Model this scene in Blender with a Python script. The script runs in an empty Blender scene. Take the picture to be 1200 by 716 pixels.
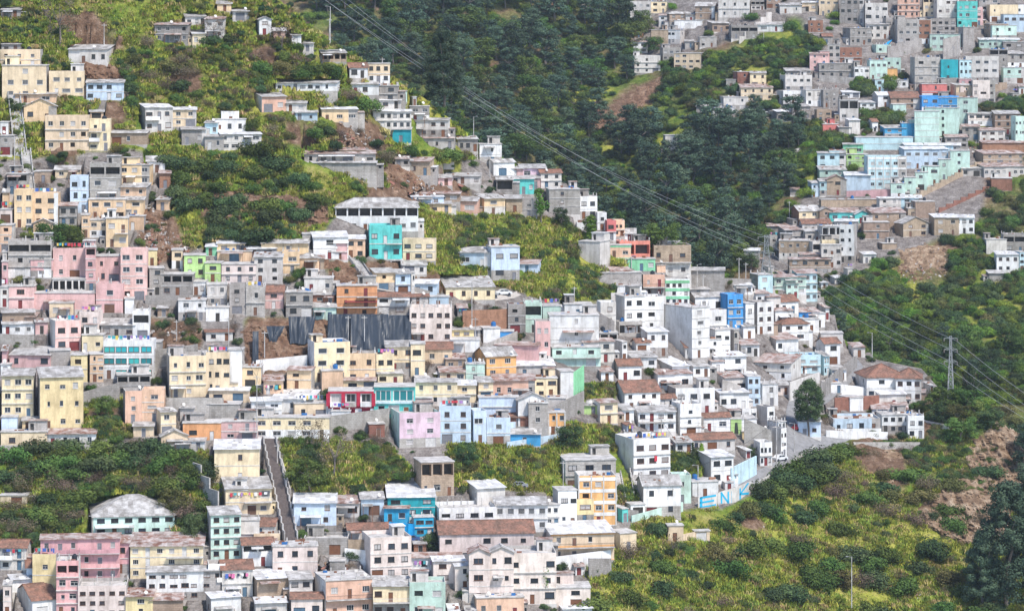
# Hillside quarters of a mountain city seen across a valley with a long lens
HAZE = 0.00005
SUN_EL, SUN_ROT, SUN, SUN_ANG, SKY, EXPO = 54, 142, 2.9, 9, 0.15, 0.84
# ---- survey of the houses: left, right, top, foot, wall colour, roof, options | name of the house when it is a landmark
NEAR_HOUSES = '''
0 24 9 22 g s r3 | cluttered shack with blue sheets at the upper left corner
0 24 51 62 g s
0 48 58 79 c p w3
0 54 76 117 c f w3 r4 | large cream block on the upper left slope
54 98 83 113 c p w3 h1 fG
80 129 53 75 W s w4 r-4 | white shack with a turquoise shutter
98 145 92 118 b s w4 sg fg r5 | pale blue and grey house
15 66 105 121 C s w2
26 66 116 143 C G w2 r6
50 104 135 177 c p w4 h3 r6 | broad cream block with three rows of windows
103 129 139 177 c p w2 h3 b
103 121 129 141 C g
129 173 153 170 A s w3 r-3 | low adobe house with a blue grey sheet roof
160 202 122 155 W z w3 b r18 sg
200 230 126 149 c z w2 r6
210 241 149 170 g s w2
181 222 27 50 g x w4 r-5 | grey and red shack cluster on the grassy slope
213 241 17 31 W s w3
222 241 38 54 c z w2
240 263 20 46 W s w2
0 10 142 158 w f
0 15 158 182 G f
253 271 2 14 C g
270 292 11 25 W s
299 318 20 42 w G w1 r12
319 334 33 46 s g
338 353 40 51 w s
355 368 49 61 W s
372 406 59 73 A s w4 o | long dark shack with turquoise posts
404 431 74 92 w s w2 sg r14
430 457 74 98 c f w3 r4 | pale cream two-storey house above the ridge
323 397 94 107 w s w8 r-3 | long white row house with magenta windows
296 335 109 132 s s w2 sw r20 | salmon pink house on the grassy slope
335 359 118 131 W s w2
345 372 130 142 b s w2 r5
374 419 126 144 C z w3 r10 sc
256 280 130 146 w p w1 r8
250 288 139 156 w f w3 r8 b
255 306 155 177 W z w4 r12 | lowest white house of the white cluster on the slope
240 256 142 160 a s w2
240 262 158 176 G s
410 444 97 112 w s w3
430 467 100 119 g f w2 r-3
466 477 106 120 m f w1
430 470 116 128 W z w3
436 482 129 152 W z w6 r5 | sheet-roofed house with laundry along its front
460 482 150 168 T s w1
480 488 113 125 w f
480 503 124 143 g f w2
480 527 139 161 W s w4 r-6 | grey white house under the yellow grass
490 532 160 175 G x w3
533 560 160 178 g s w3 r8
560 588 168 193 w n w1 r5 n | plain white windowless house on the ridge
355 440 177 193 G x w6 L5
395 428 174 186 c x w3 L4
355 441 189 202 g s n L3
460 480 183 196 g x w2
463 508 185 206 A x w3 r-8
510 530 205 218 p s w1
522 564 203 216 W s w5 r-2 | long low white house with a thin flat sheet roof
571 603 187 207 w g w1 r28 sW | white gabled house with a lamp post
594 613 196 207 P s w1
608 640 193 210 l s w2
581 601 207 226 g s w1 o
600 626 207 228 t s w3 r4 | turquoise house with a flat roof near the ridge
622 633 206 222 P s w1
630 658 199 221 W s w2 r14 sW
640 680 220 252 g f w1 n r6 sg
676 700 229 257 w p w2 h2 r8 q
698 711 248 270 w p w1
591 612 229 250 A s w1
612 631 231 256 G p w1 h2 r-4
486 540 225 237 A x w4 r-4 L4
480 520 229 240 b z w2 L4
501 529 236 250 C s w2 r4 | small orange cream house with two windows
528 562 231 251 s s w2 r-6
556 592 228 252 C s w1 r22 sC | square cream house with one high window
391 490 232 272 w h w7 h2 o r3 | big white villa with a dark upper gallery
470 490 236 264 W f w2 r10
430 471 262 304 t p w3 h2 r5 b i | bright turquoise house on stilts
405 428 276 303 s z w2 r4 h2 | salmon house beside the turquoise one
384 408 281 305 p z w1 r-2
362 408 272 304 w z w1 r8 sw | white house with a long pale sheet roof
353 364 272 284 g f n
306 362 281 298 C s w1 h1
240 254 285 300 n z w1
252 287 281 296 C z w2 r5
254 295 293 307 C f w1
287 324 289 302 G z w2
297 331 296 332 W s w2 h3
329 351 293 321 C p w1 h2 r4
349 374 297 317 C h w1 r8 | cream hut with a grey hipped roof
240 259 306 331 L f w1 h2
213 241 297 326 L f w2 h2 r6 | lime green house beside the cream one
258 300 307 332 u f w3 h2 r3
199 214 291 315 c f w1 h1
171 184 291 312 y f w1 h1 r6
171 192 312 346 g f w1 h3
188 226 319 347 g f w3 h2 o
225 241 328 346 w f w2
183 201 230 247 C s w1 r-6 | small cream hut above the rubble slope
140 177 192 218 C f w3 h2 r-4 | cream house below the grey slope top
141 174 215 241 C s w2 r-5
103 141 190 236 g p w2 h3 r4 o | tall concrete block with an arched opening
80 103 205 250 b p w2 h3 r5 | tall pale blue house
103 147 232 258 C f w3 h2 r2 | cream house with a long white balcony band
146 168 232 255 C s w1
148 169 252 270 C f w1
92 105 250 279 C f w1 h2
103 127 256 279 c f w2 h1
122 150 254 290 C f w2 h2 b
8 32 202 228 g f w2 o
15 38 221 267 C p w2 h3 k
37 68 225 266 C p w2 h3 k | cream house with pink washing on its terrace
38 62 256 273 C G w1 r4
68 90 238 266 g s w2 h2
0 10 222 246 C s w1
0 15 244 262 u f w1 k
0 14 262 296 s f w1 h3
0 8 293 325 W f w1
8 60 280 326 G p w2 h3 o q
33 62 302 327 p f w1 h1
60 110 288 327 p p w3 h2 r3 k | pink block with a terrace of washing
98 112 288 342 p f w1 h4
110 141 298 332 p f w2 h2
140 172 290 352 p p w2 h4 r3 | tall pink tower at the right end of the pink block
60 100 325 344 W f w5 h1 o
9 40 333 362 p f w1 h2 r3
38 111 341 363 p f n r0
111 144 330 367 p p w1 h2 r3 | pink block topped with a white band and a blue tarp
144 157 348 368 w f n
0 9 305 336 P f w1
0 11 334 360 W f w1 k
0 40 363 384 A s w2 r10
30 42 367 382 A x n
0 40 376 393 w s w3
38 56 374 392 P s w1 r12
11 62 407 431 P s w3 r-4 | dusty pink house with a long sheet roof
0 8 405 431 P s w1
0 12 425 440 w f w1
57 86 353 372 c f w2 r3
54 94 373 412 p p w2 h2 r20 k | pink house with a balcony of washing
93 117 363 395 u p w2 h2 b k
96 121 390 412 c f w2
54 82 408 430 G f n
82 102 413 448 y f w1 h2 r2 | small yellow house beside the teal-windowed block
101 121 412 448 C f w2 h3
117 158 374 396 G s w3 r2
154 175 362 398 w p w1 h2 r3
120 180 396 444 w p w4 h3 r2 k vT | white block with three bands of teal windows
0 39 433 489 c s w3 h3 r4
37 97 431 504 y s w3 h3 r12 sG | yellow three-storey block with a grey sheet roof
24 45 489 504 C s w1
0 20 486 505 b f n r5
0 55 503 525 c f w2 n
53 112 503 524 W x w4 r5
134 176 436 464 g f w3 o r8
141 166 455 496 s p w1 h3 r12 sG
165 192 453 494 s p w1 h3
191 241 413 466 c p w3 h3 q | cream block with a lime green stair wall
225 242 411 430 L f n r5
240 269 410 462 c p w3 h3 r3 k
267 284 407 456 w f n
182 206 478 511 c s w1 h2 r20 sc
186 220 503 527 c G w1 r10
213 258 492 516 o f w2 r3 | orange flat-roofed house
155 180 495 512 c s w1
205 240 513 528 w s w2
171 188 398 418 g f n
207 241 349 376 w f w2 h1 r4
240 266 331 360 W f w2 h2
240 268 358 377 w f w1 n
267 289 331 368 G p w1 h3
288 310 334 370 G p w1 h2 k
308 332 335 362 P s w1 h2
334 366 340 372 g f w2 h2 q
366 392 343 356 k s w2
365 394 355 376 m s w2 r5 | mint green house with a pale sheet roof
393 442 332 372 o f w2 h3 r3 b | orange house with a red awning
398 442 332 350 C f w2 h1 r4
433 464 315 341 C s w1 h2 r16 sC
460 481 316 346 b s w1 h2
441 480 343 369 w t w2 r4 | white house with a brown tiled roof above the black tarpaulins
440 466 343 362 w g w1
480 486 318 345 W f w1
472 511 279 306 c p w3 h1 r-3 | cream house with a white roof terrace
538 578 290 313 b s w2 h2 r-4
570 609 287 329 b f w2 h2 r10 | pale blue cube house with four windows
607 634 305 320 b x w1 r-8
678 716 281 311 W f n r-24
484 514 328 346 b z w2 r-4
514 580 325 352 c s w4 r8 L13 | hall with a broad grey sheet roof
502 526 346 362 b f w1 r3
480 502 345 358 W s w1
480 529 357 401 u p w5 h3 r0 | blush block with dark red balcony doors
528 563 383 396 y s w3 r2
562 586 382 402 w f n
584 602 386 398 B f n
594 616 354 390 g p w1 r3 n
613 635 352 390 m p w1 h2 r2
632 657 356 376 m f w1 h1 k
527 562 395 413 w f n r2
480 498 400 441 c f w1 h2 r3
495 530 401 426 c s w2
520 545 415 433 A x w2
556 605 407 444 o g w2 r20 so | orange gabled house with a dark roof
579 634 401 424 P x n r-10
600 650 420 443 W z w2 L9 r4 | house under a bright white sheet roof
626 645 374 428 p p w2 h3 r3 | narrow pink house beside the blank white block
642 702 366 412 w n w1 n r3 L8 | big blank white block
660 694 354 372 w f w1 r3
644 704 404 430 m f w3 h1 b r6
680 720 397 425 W x w2 h1 r10
545 568 424 448 m f w1 h2 r3
513 545 430 448 c x w2
486 536 444 476 c s w3 h2 r2 | cream two-storey house with three upper windows
534 558 446 472 c z w1 h2
556 578 442 468 c s w1 h2 r10
576 627 439 467 s x w4 h1 r3 | peach house with a row of four windows
624 653 440 466 c f w2 h1
652 672 432 468 w f n
640 664 463 484 W f n L6
514 552 472 520 b p w2 h3 r1 k
550 570 478 520 b p w1 h2 | light blue three-storey house
560 608 463 487 b f n r3 L4
569 598 486 522 b p w1 h2 r3
580 632 480 500 k t w1 r-8 L9
604 642 460 505 w G w1 r10 h2
632 662 480 510 o f w3 h2 r3 | orange and white house with a band of windows
618 642 470 512 G f w1
596 634 503 523 B s w1 b
456 516 478 525 l p w2 h3 r14 sm | lilac pink house with a mint side wall
480 506 464 482 P f w1
683 705 469 486 L s w1
697 724 468 497 c x w1 r20 sw
700 722 352 392 W p w1 n
702 724 388 402 g q w2 o
722 756 345 392 w n w2 n r20
745 778 345 388 w p w1 h3 r8
752 783 384 418 w z w2 h2 r14
720 753 375 395 G p w1 o
720 735 398 424 w f w1
733 770 412 432 W s w2 h1 r14
720 752 421 446 w t w2 h1 r10 | small white gabled house above the big tiled one
776 832 356 420 w n w1 n r35 L13 sw
798 829 358 386 w z w2 h2 r14 o
808 852 362 398 G p w2 h2 r22
845 871 343 385 B p w2 h3 r18 | tall bright blue narrow house
806 832 338 348 g s w1
808 852 343 364 w g w2 h1 r18
876 907 352 392 W p w2 h3 r25 sG
867 884 354 390 w f w1 h2
902 936 346 368 w s w2 r24
932 961 361 378 B x w2 r10 | house with a bright blue front and red sheet roof
936 960 372 390 W f w1
911 948 373 400 w T w2 h1 r14 | white house with a brown hipped tile roof
898 936 391 413 w x w3 r20
832 856 384 420 w f w2 h2 r14
864 890 399 418 w x w3 r10
820 846 396 418 W f w1 r14
852 866 384 412 G f w1
768 808 419 446 G z w1 r22 L11
764 812 433 458 w s w3 r16 h1
784 838 451 486 w p w3 h2 r12 | white two-storey house with three windows per floor
720 774 446 482 w t w3 h1 r14 sw L10 | white house with a broad brown tiled roof
744 792 476 506 w s w4 h2 r8 b
788 822 470 512 w p w1 h3 r18
830 875 413 442 w z w2 h1 r16 sw
885 942 416 446 W x w2 r-20 L10 | white house under a long rusty red roof
920 962 413 438 a p w3 h1 r6
872 891 438 476 b f w2 h3 r10 cb | narrow house with blue and dark bands
840 875 436 462 W s w2 r18
838 878 456 480 G z w3 r14 h1
888 912 447 476 G f w1 h2 q r12
820 856 484 506 W s w2 r14
853 887 487 510 w f w2 h1 r6 | white house with a lime painted end wall
888 908 474 508 W p w1 h3 r25
902 921 492 522 w f w2 h2 r35
868 902 503 520 y f w3 b r5 | yellow balcony house beside the steep street
885 905 515 546 w p w3 h3 r12
904 922 500 536 w p w2 h3 r40
935 962 488 512 b s w2 r0 | pale blue house under the big dark tree
880 906 320 346 a f w1 h2 r20 sG
905 945 322 346 m x w3 h2 r8
917 936 329 350 m s w2 r16
930 958 316 354 a x w3 h3 r10 | aqua house with stilted back rooms
880 902 340 358 w s w2 r16
893 915 345 366 W x w2 r20
856 882 330 346 W z w2 r10
800 850 314 334 g s n r-3 L4
718 732 257 277 s p w2 h2 r3
708 722 257 282 r p w1 h3 | coral red house on the ridge
732 745 268 283 w g w1
720 762 281 302 r p w2 h1 r14
744 760 275 286 r f w1
713 740 286 303 s f w2 cn | peach house with a green roof band
734 768 302 318 n f w3 r5 | green terrace house
762 810 285 324 A p w3 h2 r6 L9 b | tan two-storey house beside the forest
760 800 283 297 g s w2 L4
768 780 309 320 s f n
712 740 313 328 o x w2 k
700 752 318 334 G f n r6
752 779 320 348 s p w2 h2 r4 b | peach house with dark wide windows
778 808 325 358 w p w4 h3 r4 cn | white house with green bands
720 752 333 352 W f n r10
755 775 345 370 w p w2 r14
960 972 356 375 W s w1
962 988 388 407 W f n r0
958 985 396 428 w t w1 r20
958 972 412 440 a s w2
1008 1064 426 468 w T w4 h1 r8 L12 | long white house with a red tiled hipped roof
1050 1085 431 472 w T w3 h2 r-8 L9 | white wing with a glazed upper gallery
1084 1094 448 462 G s w1
1028 1062 458 478 W z w1 r6
1022 1066 472 490 W x w3 r-4
973 1032 485 506 b p w4 b r4 | blue house with a white stair and washing
1030 1067 482 508 w f w4 r6 | white house with small square windows
1062 1083 484 514 w p w2 h1 r4
985 1012 463 482 W f n
96 204 580 630 m h w6 h1 r10 L15 sy | aqua hall with a large pale hipped roof
0 33 576 590 c f w1 r-3
46 140 626 682 j x w6 h2 r6 b | long pink gallery house
132 152 628 672 j x w1 h2
150 238 625 678 c x w6 h3 r3 b | cream block with blue washing on its balcony
64 92 652 722 j p w2 h4 r4
38 66 646 694 y p w1 h2 k
0 32 632 668 W s w2 b k
170 258 664 704 w s w7 h3 r6 | white block with many small windows
88 148 678 724 u p w5 h3 r4 q
147 179 690 724 y x w1 h2
174 214 696 724 A x n r5
10 66 684 724 w t w1 r28 L11 | white gabled house with a brown tiled roof
0 13 680 722 u f w1
8 56 673 694 w z n r20
26 50 655 680 b s w1
248 304 516 565 c z w1 h1 r4 L9 | cream block with a broad pale sheet roof
256 318 560 604 c s w3 h1 r10 b k
262 290 570 602 c f n
240 282 594 656 m s w3 h4 r12 sW | pale mint house with a stack of balconies
278 304 606 640 W f n
292 324 607 630 W t w1 r-5
280 320 630 664 w s w2 o h2
296 328 622 643 c p w2 h1 r4
316 372 634 676 u f w3 h2 r6 | blush house with brown garage doors
342 394 579 616 b z w2 h2 r3 | pale blue house beside the long stairway
386 424 580 606 W x w2 r-5 L7
420 450 577 604 b s w1 r6 sb
448 510 562 606 T z w3 r4 L17 | turquoise house under a broad white sheet roof
450 480 590 613 d x w2 L4
482 508 603 629 d f w2 L3
356 408 624 650 g p w2 h1 | concrete house with two black openings
404 460 613 632 W t n L5
422 482 622 680 u p w3 h3 r14 | blush three-storey house beside the blue wall
240 264 656 696 w p w2 h2 b
254 296 656 700 W t w2 h2 k
290 348 668 706 A z n r18
334 366 670 706 W s w2 h2
340 378 694 724 u s w2 h1
366 436 670 724 s f w3 h2 r16 sw b | peach house with wooden balcony arches
434 480 676 724 c s w3 h2 r5 b
478 522 676 724 m p w2 h2 r3 | green grey house with a green awning
240 282 694 724 w z w1 r20
296 336 700 724 W z w1
506 582 588 622 w p w4 h1 r10 q | white hall with large black openings
578 642 583 624 w s w5 h2 r4 | white block with brick balcony panels
638 656 588 618 w f w2 h2
546 592 563 592 W z n r20
510 626 610 660 u t w5 h2 r6 | long beige hall with a brown tiled roof
548 574 640 706 u G w1 h3 r3 | beige house with twin gables
572 602 639 706 u G w2 h3 r5
530 552 658 692 u z w1 h2
590 652 640 708 u p w3 h3 r4
480 540 648 668 w x w2 k
505 545 652 684 u z w2 r8
636 720 612 658 c z w4 h2 r10 sw L10 b co | cream and orange house with a grey sheet roof
618 654 634 656 G s w2
716 746 620 646 c f w1 n | roofless cream stone ruin
655 722 532 574 G f w3 r8 sw
674 722 552 616 o p w3 h4 r6 cw | orange and white five-storey block
670 696 582 614 y p w1 h2
648 676 570 618 w f w2 h2 r12
718 736 592 612 t f w1
484 532 536 582 A f w3 h2 o r14 | half ruined tan house with open upper rooms
556 614 696 724 s f w3 h1 | low orange house at the foot of the picture
648 692 682 712 u f w1
656 694 708 724 w z n
722 786 508 564 w p w3 h3 r22 k | white three-storey house with a red cloth at its window
748 798 557 606 w g w2 h2 r8 | white house with a grey gabled roof
786 810 553 590 m p w1 h2 r5
734 756 588 606 w f w1
798 862 508 530 W s w3 r16 L5
820 860 528 568 w z w2 h2 r22
806 842 560 583 w f w1 h1 r10
842 860 562 574 w f w1
283 306 427 456 C f w1
306 332 440 462 s x w2 k
245 292 454 472 c z w2
243 282 470 492 g f n
240 259 491 515 o f w1 | small orange house above the long stairway
258 302 490 516 P f w2 b
292 330 466 492 w z w2
318 372 458 484 w z w3 L9 r-6 | house under a broken white metal roof
342 386 470 492 c f w2 k
298 386 486 514 c f w5 h1 r0
358 410 397 448 c p w2 h3 sw r14 | cream stepped block with a plain white left wall
374 402 432 458 C f n
404 440 411 448 C p w2 h2 r2
438 462 413 446 c p w2 k h2 fw
450 486 400 436 c s w2 h2 r4 | cream sheet-roofed house under the black tarpaulins
462 484 416 436 W p w2 k
336 368 430 456 C x w1 r-10
402 440 442 458 C x w2
440 472 434 452 c s w2
484 504 440 458 c f w1
505 530 458 474 W s w1
350 380 300 316 A x w2
470 500 306 322 W s w2
796 822 400 420 w t w2 r16
781 801 613 635 c f w1 h1 L3 r6 | roofless cream roadside ruin on the grass slope
812 832 620 634 c f w1 h1 L2 r10
806 832 424 442 W s w2 r14
904 930 361 380 w x w2 r16
869 890 436 451 w z w1 r20
904 926 446 463 u s w2 r10
768 792 462 479 W t w2 r16
722 743 474 493 w s w1 r16
970 992 428 446 w s w2 r12
996 1014 402 419 W x w1 r10
964 986 446 461 w f w2 r8
865 887 477 493 W p w2 r16
866 885 379 397 w s w1 r18
937 957 423 440 w t w1 r14
948 967 365 384 w f w1 r10
829 849 420 437 w x w1 r18
741 762 397 415 w s w1 r16
699 719 430 447 w x w1 r12
742 764 461 477 w z w1 r14
786 812 512 531 W s w2 r12
846 868 452 470 w t w1 r16
'''
FAR_HOUSES = '''
641 656 0 12 k f n
680 702 -6 11 W s w1
737 763 2 25 W p w3 h3 r4 | white block at the top of the forest edge
760 782 2 16 c f w2
772 784 17 31 w s w1
782 812 14 32 A h w3 r14
790 823 24 34 w f w1
763 783 35 56 A f n r0
782 803 35 52 w f w3 r-20 h1 | white house on the green spur
803 815 16 26 W s w1
815 842 3 23 A g w2 r-12
842 882 -2 21 W p w3 h2
880 897 0 12 g p w3 o
897 914 -4 10 A s w2
914 940 4 16 W s w2
940 960 2 14 c z w2
856 888 30 46 g p w3 h2 o q | unfinished concrete frame house
888 922 26 37 w s w2 r-10
742 774 65 86 W p w3 r3
774 798 56 72 g p w3
790 827 62 82 c f w4 r-12 | long cream house on the far green slope
860 880 84 101 k f w1
879 899 84 103 c s w2
851 863 93 104 g f w1
868 906 99 118 c x w4
845 877 113 130 W f w2 r6
834 862 126 140 w f w2 | white cube house below the terracotta one
778 802 158 182 W f w1 h3 r4 n | lone grey white tower in the forest
816 831 123 133 g s n
949 971 62 83 p s w2
916 952 88 108 W p w4 h2 r8
920 950 80 92 g s w2
912 942 106 123 w p w3 h2
924 950 122 140 G s w3 h2
940 966 105 125 W f w2 h2
960 985 -4 19 c p w3 h2
984 1016 -4 28 g p w4 h3
1014 1042 4 34 W p w3 h3
990 1022 33 53 g f w4 h2
1016 1042 28 46 W s w3
970 986 52 77 G f w2 h3
984 1010 56 77 k p w3 h2 | red brick house on the far slope
960 972 60 81 p f w1
960 1002 74 92 g f w4
1000 1019 78 96 w f w3 h2
1018 1040 70 94 m f w3 h2 r4
1036 1058 68 88 m p w2 h2
1038 1052 80 93 o f n
1022 1036 93 108 a f w1
1036 1052 21 42 G p w2 h2
1052 1080 -4 21 s p w4 h3 | peach block on the skyline of the far slope
1082 1096 -4 20 c p w2 h3
1095 1124 -4 28 W p w3 h3
1050 1092 23 52 G p w5 h3 r3 | grey block with bands of small windows
1074 1092 24 52 k p w2 h3
1090 1120 22 44 g p w4 h3
1090 1128 40 60 m f w4 h2
1122 1146 2 32 t p w3 h3 | turquoise three-storey block on the far slope
1135 1152 9 30 p p w2 h3
1146 1172 -4 14 G s w2
1160 1202 6 26 c p w3 h2
1176 1202 17 38 b f w3 h2
1125 1142 32 62 G f n
1156 1182 28 46 A f w1
1160 1192 30 48 m f w2
1148 1196 45 57 m z w6 h1 | long mint house with a white roof
1176 1202 49 66 g f w2
1070 1102 67 106 G p w2 h3 r4
1100 1123 70 107 T p w1 h3 r8 | dark teal tower
1080 1110 98 116 r f w1 h1 | red pink house above the bright blue one
1122 1140 70 98 a f w3 h3
1132 1172 66 98 W p w4 h3 r-3
1176 1202 79 98 m f w2 h1
1160 1182 58 82 g f w2
1170 1202 60 80 g s w3
1140 1168 94 122 u p w3 h3
1116 1142 98 118 c s w1
1124 1140 92 110 P f w2
960 983 105 126 g p w2
984 1006 117 142 W f w2 h2
1004 1026 118 134 w s w2
1024 1046 108 126 w g w1 r14
1042 1078 108 128 A t w2 r4
1044 1062 122 134 m f w1
1078 1124 112 132 B p w4 h1 r4 | bright blue house with a long balcony
1100 1125 114 132 B f w1
1074 1088 131 146 B f n
1034 1062 147 163 B s w2 r6 | small bright blue shed with a white roof
1056 1074 144 162 B f n
1066 1100 140 160 m n n r0 L5
1072 1102 130 168 m n n r-6 L5
1084 1126 126 160 m n w1 n r-12 L5
1122 1148 114 146 m n w1 h2 r-12 L6 | tall mint stepped wall house
1003 1070 160 176 a f n r0 | long pale mint blank wall house
988 1012 168 182 n s w2
960 983 145 156 r f w1
982 998 147 159 g s n
992 1008 139 158 W z n r10
1134 1170 132 148 u s w4
1166 1196 130 158 A s w3
1187 1202 136 172 m p w3 h3
1128 1150 146 164 g x w2
1108 1135 158 174 g x w3
1146 1178 150 168 W x w3
1150 1202 165 180 k x n L6
1146 1202 176 194 A x w4 | long tan shed with a rusty roof
1146 1202 191 208 W x w7
1162 1188 208 224 k f n | red brick shed beside the ploughed plot
1126 1150 196 207 G s w2
958 992 178 200 a s w3
972 992 176 198 a f w1
992 1018 180 196 L f w3 h1 | green and orange striped house
1016 1062 182 222 a p w5 h3 r2 cw | pale four-storey block with white columns
1060 1082 168 186 a z w2
1056 1112 172 198 b z w5 h2 | pale blue house with a wide veranda roof
1084 1128 168 184 a z w3 r-8
960 992 195 214 m s w2
960 976 210 230 a s w2
969 992 205 229 A G w1
990 1022 202 226 b z n
1044 1062 214 233 m f w1 h1 L5 r-5 cw
1060 1075 207 229 m f w1 h1 L6 r-5 cw
1073 1089 201 223 m f w1 h1 L6 r-5 cw
1087 1102 194 217 m f w1 h2 L6 r-5 cw
1100 1116 186 211 m f w1 h2 L6 r-5 cw
1114 1138 176 205 m f w1 h2 L6 r-5 cw | topmost step of the mint stepped wall
948 966 212 231 b s w2 h2
926 938 220 229 g x n
928 962 241 265 c g w2 h1 r16 sk | cream gabled house with a brick side
938 974 257 274 W s w4
899 926 262 272 g x w1
914 946 265 284 G x w3
913 952 280 304 A f w4 h2 | ruined tan house with small windows
948 968 282 306 W p w1 h2
962 984 280 306 c p w3 h2
924 974 302 322 A x w4
936 982 296 314 g x w3
872 892 291 312 g z w1
960 1036 233 244 A f n L3 | long tan boundary house
1028 1066 231 248 W z w3
1056 1082 229 246 a z w2
1070 1096 235 256 A f n
1062 1088 243 256 A f w2
958 976 243 262 A G w1 r8
972 1008 244 260 t x w3 | teal shed row with patched roofs
1000 1020 247 262 t G w1
978 1008 257 272 W z w2 r-10
1018 1062 244 268 A x w3 r6
1012 1042 259 280 A f w1
1050 1089 254 278 A G w2 h2 r20 sA | tan gabled house with a white roof
1092 1124 251 276 A z w2 h2 r6
1118 1144 252 274 w z w3 h2 r-6 | white end house of the tan row
960 988 264 290 w f w3 h2
984 1006 262 308 w p w2 h4 r-16 | tall white house at the edge of the green gully
962 986 286 314 W f w3 h2 b
940 962 268 284 G s w2
1154 1180 279 298 W f n
1176 1202 273 296 g p w2 h2 o q
1168 1194 295 320 w z w3 h1 fP | white house with a pink ground floor
1192 1202 294 318 a f w1
1158 1178 317 330 g s n
'''
import bpy, math, random, re
import numpy as np
from mathutils import Vector, noise
PI = math.pi
F, CX, HY = 3600.0, 600.0, 20.0
scene = bpy.context.scene
COL = scene.collection
R = random.Random(7)

def P(x, y, D):
    return Vector(((x - CX) / F * D, D, -(y - HY) / F * D))

# ------------------------------------------------------------------ shape of the two hillsides (metres from the viewer)
class Surf:
    def __init__(s, xs, ys, rows):
        s.xs, s.ys, s.t = xs, ys, np.array(rows, float)
    def col(s, x):
        xs = s.xs; n = len(xs)
        i = min(max(0, int(np.searchsorted(xs, x)) - 1), n - 2)
        f = (x - xs[i]) / (xs[i+1] - xs[i])
        f = max(-0.6, min(1.6, f))
        i0, i3 = max(0, i-1), min(n-1, i+2)
        a, b, c, d = s.t[:, i0], s.t[:, i], s.t[:, i+1], s.t[:, i3]
        if f < 0 or f > 1: return b + (c-b)*f
        return b + 0.5*f*(c - a + f*(2*a - 5*b + 4*c - d + f*(3*(b-c) + d - a)))
    def many(s, x, ys):
        return np.interp(ys, s.ys, s.col(x))
    def __call__(s, x, y):
        return float(np.interp(y, s.ys, s.col(x)))
near = Surf([-300, 0, 200, 400, 600, 800, 1000, 1200, 1500], [-260, 0, 100, 200, 350, 420, 500, 600, 716, 820], [
    [880, 880, 885, 890, 950, 950, 980, 990, 990],
    [812, 815, 822, 830, 890, 900, 930, 950, 950],
    [790, 792, 800, 812, 860, 880, 900, 920, 920],
    [765, 768, 776, 788, 832, 855, 880, 890, 890],
    [727, 730, 735, 742, 768, 812, 860, 865, 865],
    [708, 711, 715, 722, 740, 776, 832, 830, 830],
    [688, 690, 693, 698, 708, 740, 782, 790, 790],
    [664, 666, 668, 671, 678, 700, 735, 748, 750],
    [640, 641, 642, 643, 645, 662, 690, 700, 705],
    [615, 616, 617, 618, 620, 635, 655, 665, 670]])
far = Surf([-300, 0, 400, 600, 700, 900, 1000, 1200, 1500], [-90, 0, 150, 300, 380, 450, 560, 720], [
    [1500, 1500, 1420, 1450, 1480, 1430, 1420, 1420, 1420],
    [1390, 1390, 1330, 1350, 1380, 1340, 1340, 1340, 1340],
    [1230, 1230, 1190, 1215, 1265, 1230, 1220, 1220, 1220],
    [1100, 1100, 1070, 1100, 1160, 1130, 1120, 1115, 1110],
    [1060, 1060, 1040, 1060, 1105, 1080, 1065, 1060, 1050],
    [1020, 1020, 1005, 1020, 1060, 1040, 1010, 1000, 990],
    [970, 970, 960, 975, 1000, 990, 950, 935, 925],
    [910, 910, 900, 910, 920, 915, 880, 865, 855]])

# ------------------------------------------------------------------ read the survey
OPT = re.compile(r'^(h|w|r|L|s|f|c|v)(-?\w+)$')
class Rec: pass
def parse(txt, zone):
    out = []
    for ln in txt.strip().splitlines():
        body, _, name = ln.partition('|')
        t = body.split()
        r = Rec(); r.x0, r.x1, r.yt, r.yb = map(float, t[:4]); r.col, r.roof = t[4], t[5]
        r.name = name.strip(); r.zone = zone
        blank = r.roof == 'n'
        if blank: r.roof = 'f'
        r.h = r.w = r.L = None; r.rot = None; r.side = r.found = r.band = r.glass = None
        r.flags = {'n'} if blank else set()
        for o in t[6:]:
            if len(o) == 1: r.flags.add(o); continue
            k, v = o[0], o[1:]
            if k == 'h': r.h = int(v)
            elif k == 'w': r.w = int(v)
            elif k == 'L': r.L = float(v)
            elif k == 'r': r.rot = float(v)
            elif k == 's': r.side = v
            elif k == 'f': r.found = v
            elif k == 'c': r.band = v
            elif k == 'v': r.glass = v
        out.append(r)
    return out
recs = parse(NEAR_HOUSES, 'near') + parse(FAR_HOUSES, 'far')
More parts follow.
